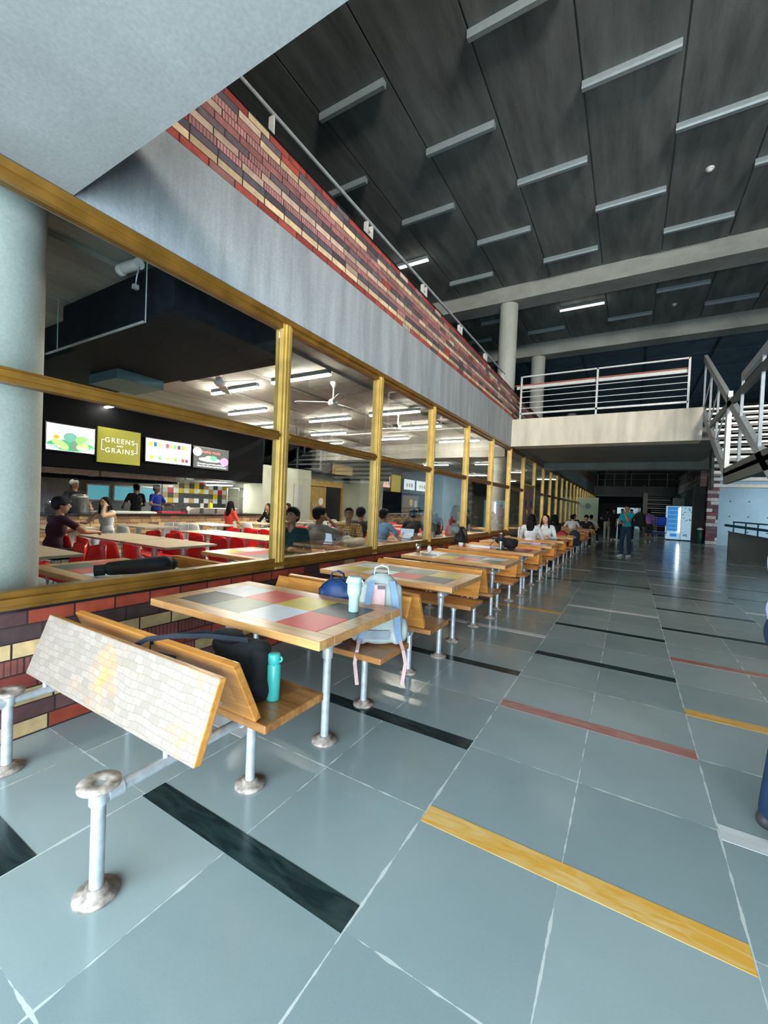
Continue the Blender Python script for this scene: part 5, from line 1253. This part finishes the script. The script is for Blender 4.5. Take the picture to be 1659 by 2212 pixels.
cp_ = MB().ell((0, 0, 0), (.085, .095, .075), 18, 10).prism([(-.07, .06, -.03), (.07, .06, -.03), (.05, .16, -.045), (-.05, .16, -.045)], (0, 0, .008))
o = simple('baseball_cap', 'grey cap hanging on the black backpack by the glass', 'cap', cp_, cloth('grey_green_cap', (.16, .20, .19)), (-2.70, 7.12, 1.02)); o.rotation_euler = (R(60), 0, R(200))
cup('steel_mug', 'small steel mug on the fifth table', (-2.42, 8.75, .7505), .05, .07, MT['steel'])
simple('flat_bag', 'flat black bag at the wall end of the sixth table', 'bag', MB().ell((0, 0, .07), (.20, .10, .07), 16, 8), MT['black'], (-2.40, 10.5, .7505))
simple('pink_notebook', 'pink notebook pad on the fifth table', 'notebook', MB().box(-.14, .14, -.1, .1, 0, .02), cloth('pink_cover', (.62, .40, .55)), (-1.65, 8.85, .7505), .002)
t = thing('water_bottle', 'tall white bottle beside the person with long hair', 'bottle', (-2.28, 10.35, .7505))
MB().lathe([(.03, 0), (.032, .01), (.032, .2), (.02, .22)], (0, 0, 0)).build('body', MT['white'], t); MB().lathe([(.02, .22), (.02, .25)], (0, 0, 0)).build('cap', MT['white'], t)
RB = cloth('crimson_nylon', (.28, .008, .02), .5)
backpack('crimson backpack on the bench behind the smiling person', (-1.62, seat_y(7, -1) + .02, .449), PI, RB, .44, .32, .2, vox=.014)
backpack('black backpack with blue bottle pocket beside the crimson one', (-1.2 - .14, seat_y(7, -1) + .45, .449), PI, cloth('dark_navy_nylon', (.01, .018, .03)), .46, .3, .2, vox=.016)
# inside the glass
bg_ = thing('pencil_bag', 'long black bag lying on the first tiled table inside the glass', 'bag', (-3.52, 1.92, .7505), R(68))
remesh('body', [('c', (-.16, 0, .06), (.22, .0, .075), .055, .075, 0), ('c', (.0, .03, .06), (.28, .03, .07), .06, .06, 0)], [MT['black']], bg_, .009, 3)
MB().cyl((-.27, .02, .045), (-.20, .01, .05), .045, n=16).build('end_roll', MT['black'], bg_)
t = thing('tote_bag', 'crumpled white tote bag on the interior table near plaid shirt', 'bag', (-3.62, 5.22, .7505), R(20))
remesh('body', [('e', (0, 0, .07), (.2, .12, .07), 0, I3), ('e', (-.08, 0, .12), (.08, .08, .05), 0, I3), ('e', (.12, 0, .09), (.1, .08, .06), 0, I3)], [cloth('white_canvas', (.66, .65, .60))], t, .010, 2)
for k in (-1, 1): MB().strap([(-.1, -.06, .12), (-.18, -.12 - .02 * k, .08), (-.22 - .03 * k, -.16, .01), (-.12, -.2, .008)], .025, .004, (0, .5, 1)).build('handle', cloth('white_canvas', (.66, .65, .60)), t)
def laptop(lab, loc, rz, lidm, on=False, group=None):
    t = thing('laptop', lab, 'laptop', loc, rz)
    MB().box(-.16, .16, -.11, .11, 0, .014).build('keyboard_base', MT['steel'], t, .003)
    l_ = MB().box(-.16, .16, -.004, .004, 0, .215, 0, Matrix.Translation((0, .112, .012)) @ Matrix.Rotation(R(-14), 4, 'X')).build('lid', lidm, t, .002)
    if on: MB().box(-.15, .15, -.006, -.004, .015, .205, 0, Matrix.Translation((0, .112, .012)) @ Matrix.Rotation(R(-14), 4, 'X')).build('display', emitm('laptop_display', (.45, .60, .80), 1.0), t)
    return t
lp = laptop('silver laptop with round stickers before the plaid shirt', (-3.92, 5.44, .7505), PI + R(8), plain('silver_lid', (.62, .62, .64), .4, .3))
for k, (a, b_, c) in enumerate(((-.12, .17, (.5, .05, .15)), (-.09, .10, (.05, .05, .2)), (-.02, .16, (.05, .05, .05)), (.05, .12, (.4, .4, .5)), (.11, .07, (.1, .1, .1)), (-.03, .06, (.3, .1, .3)))):
    MB().cyl((a, .005, b_), (a, .007, b_), .02, n=14, mi=0).build('sticker', plain('sticker_%d' % k, c, .5, 0, .5, 0), lp)
    o = lp.children[-1]
    for vtx in o.data.vertices: vtx.co = Matrix.Translation((0, .112, .012)) @ Matrix.Rotation(R(-14), 4, 'X') @ vtx.co
laptop('open laptop with pale glowing screen before the blue shirt', (-3.70, 7.02, .7505), R(-5), MT['blackg'], True)
laptop('open laptop before the person in grey top', (-4.1, 5.22, .7505), R(5), MT['steel'], True)
t = thing('pet_bottle', 'clear plastic water bottle on the interior table near black shirt', 'bottle', (-3.42, 7.35, .7505))
MB().lathe([(.032, 0), (.034, .01), (.030, .07), (.034, .14), (.03, .18), (.013, .21), (.013, .22)], (0, 0, 0), 20).build('body', MT['clear'], t)
MB().lathe([(.016, .215), (.016, .238)], (0, 0, 0), 14).build('cap', plain('blue_cap', (.05, .06, .25), .4), t)
simple('paper_bag', 'translucent white carrier bag behind the clear bottle', 'bag', MB().box(-.15, .12, -.04, .04, 0, .17), cloth('milky_plastic', (.55, .56, .54)), (-3.38, 7.5, .7505), .01)
simple('dark_pouch', 'dark green pouch lying on the interior table by the laptop', 'pouch', MB().ell((0, 0, .05), (.13, .08, .05), 14, 8), cloth('dark_olive', (.04, .05, .04)), (-3.42, 7.05, .7505))
backpack('maroon backpack standing on interior table behind the third window', (-3.40, 8.72, .7505), R(100), RB, .42, .3, .2, vox=.012)
backpack('black and blue backpack beside the maroon one behind glass', (-3.9, 9.0, .7505), R(90), cloth('dark_navy_nylon', (.01, .018, .03)), .46, .32, .22, vox=.014)
simple('phone', 'white paper sheet on the table before the seated person in white', 'paper', MB().box(-.15, .15, -.1, .1, 0, .004), MT['white'], (-8.75, 3.9, .7505))
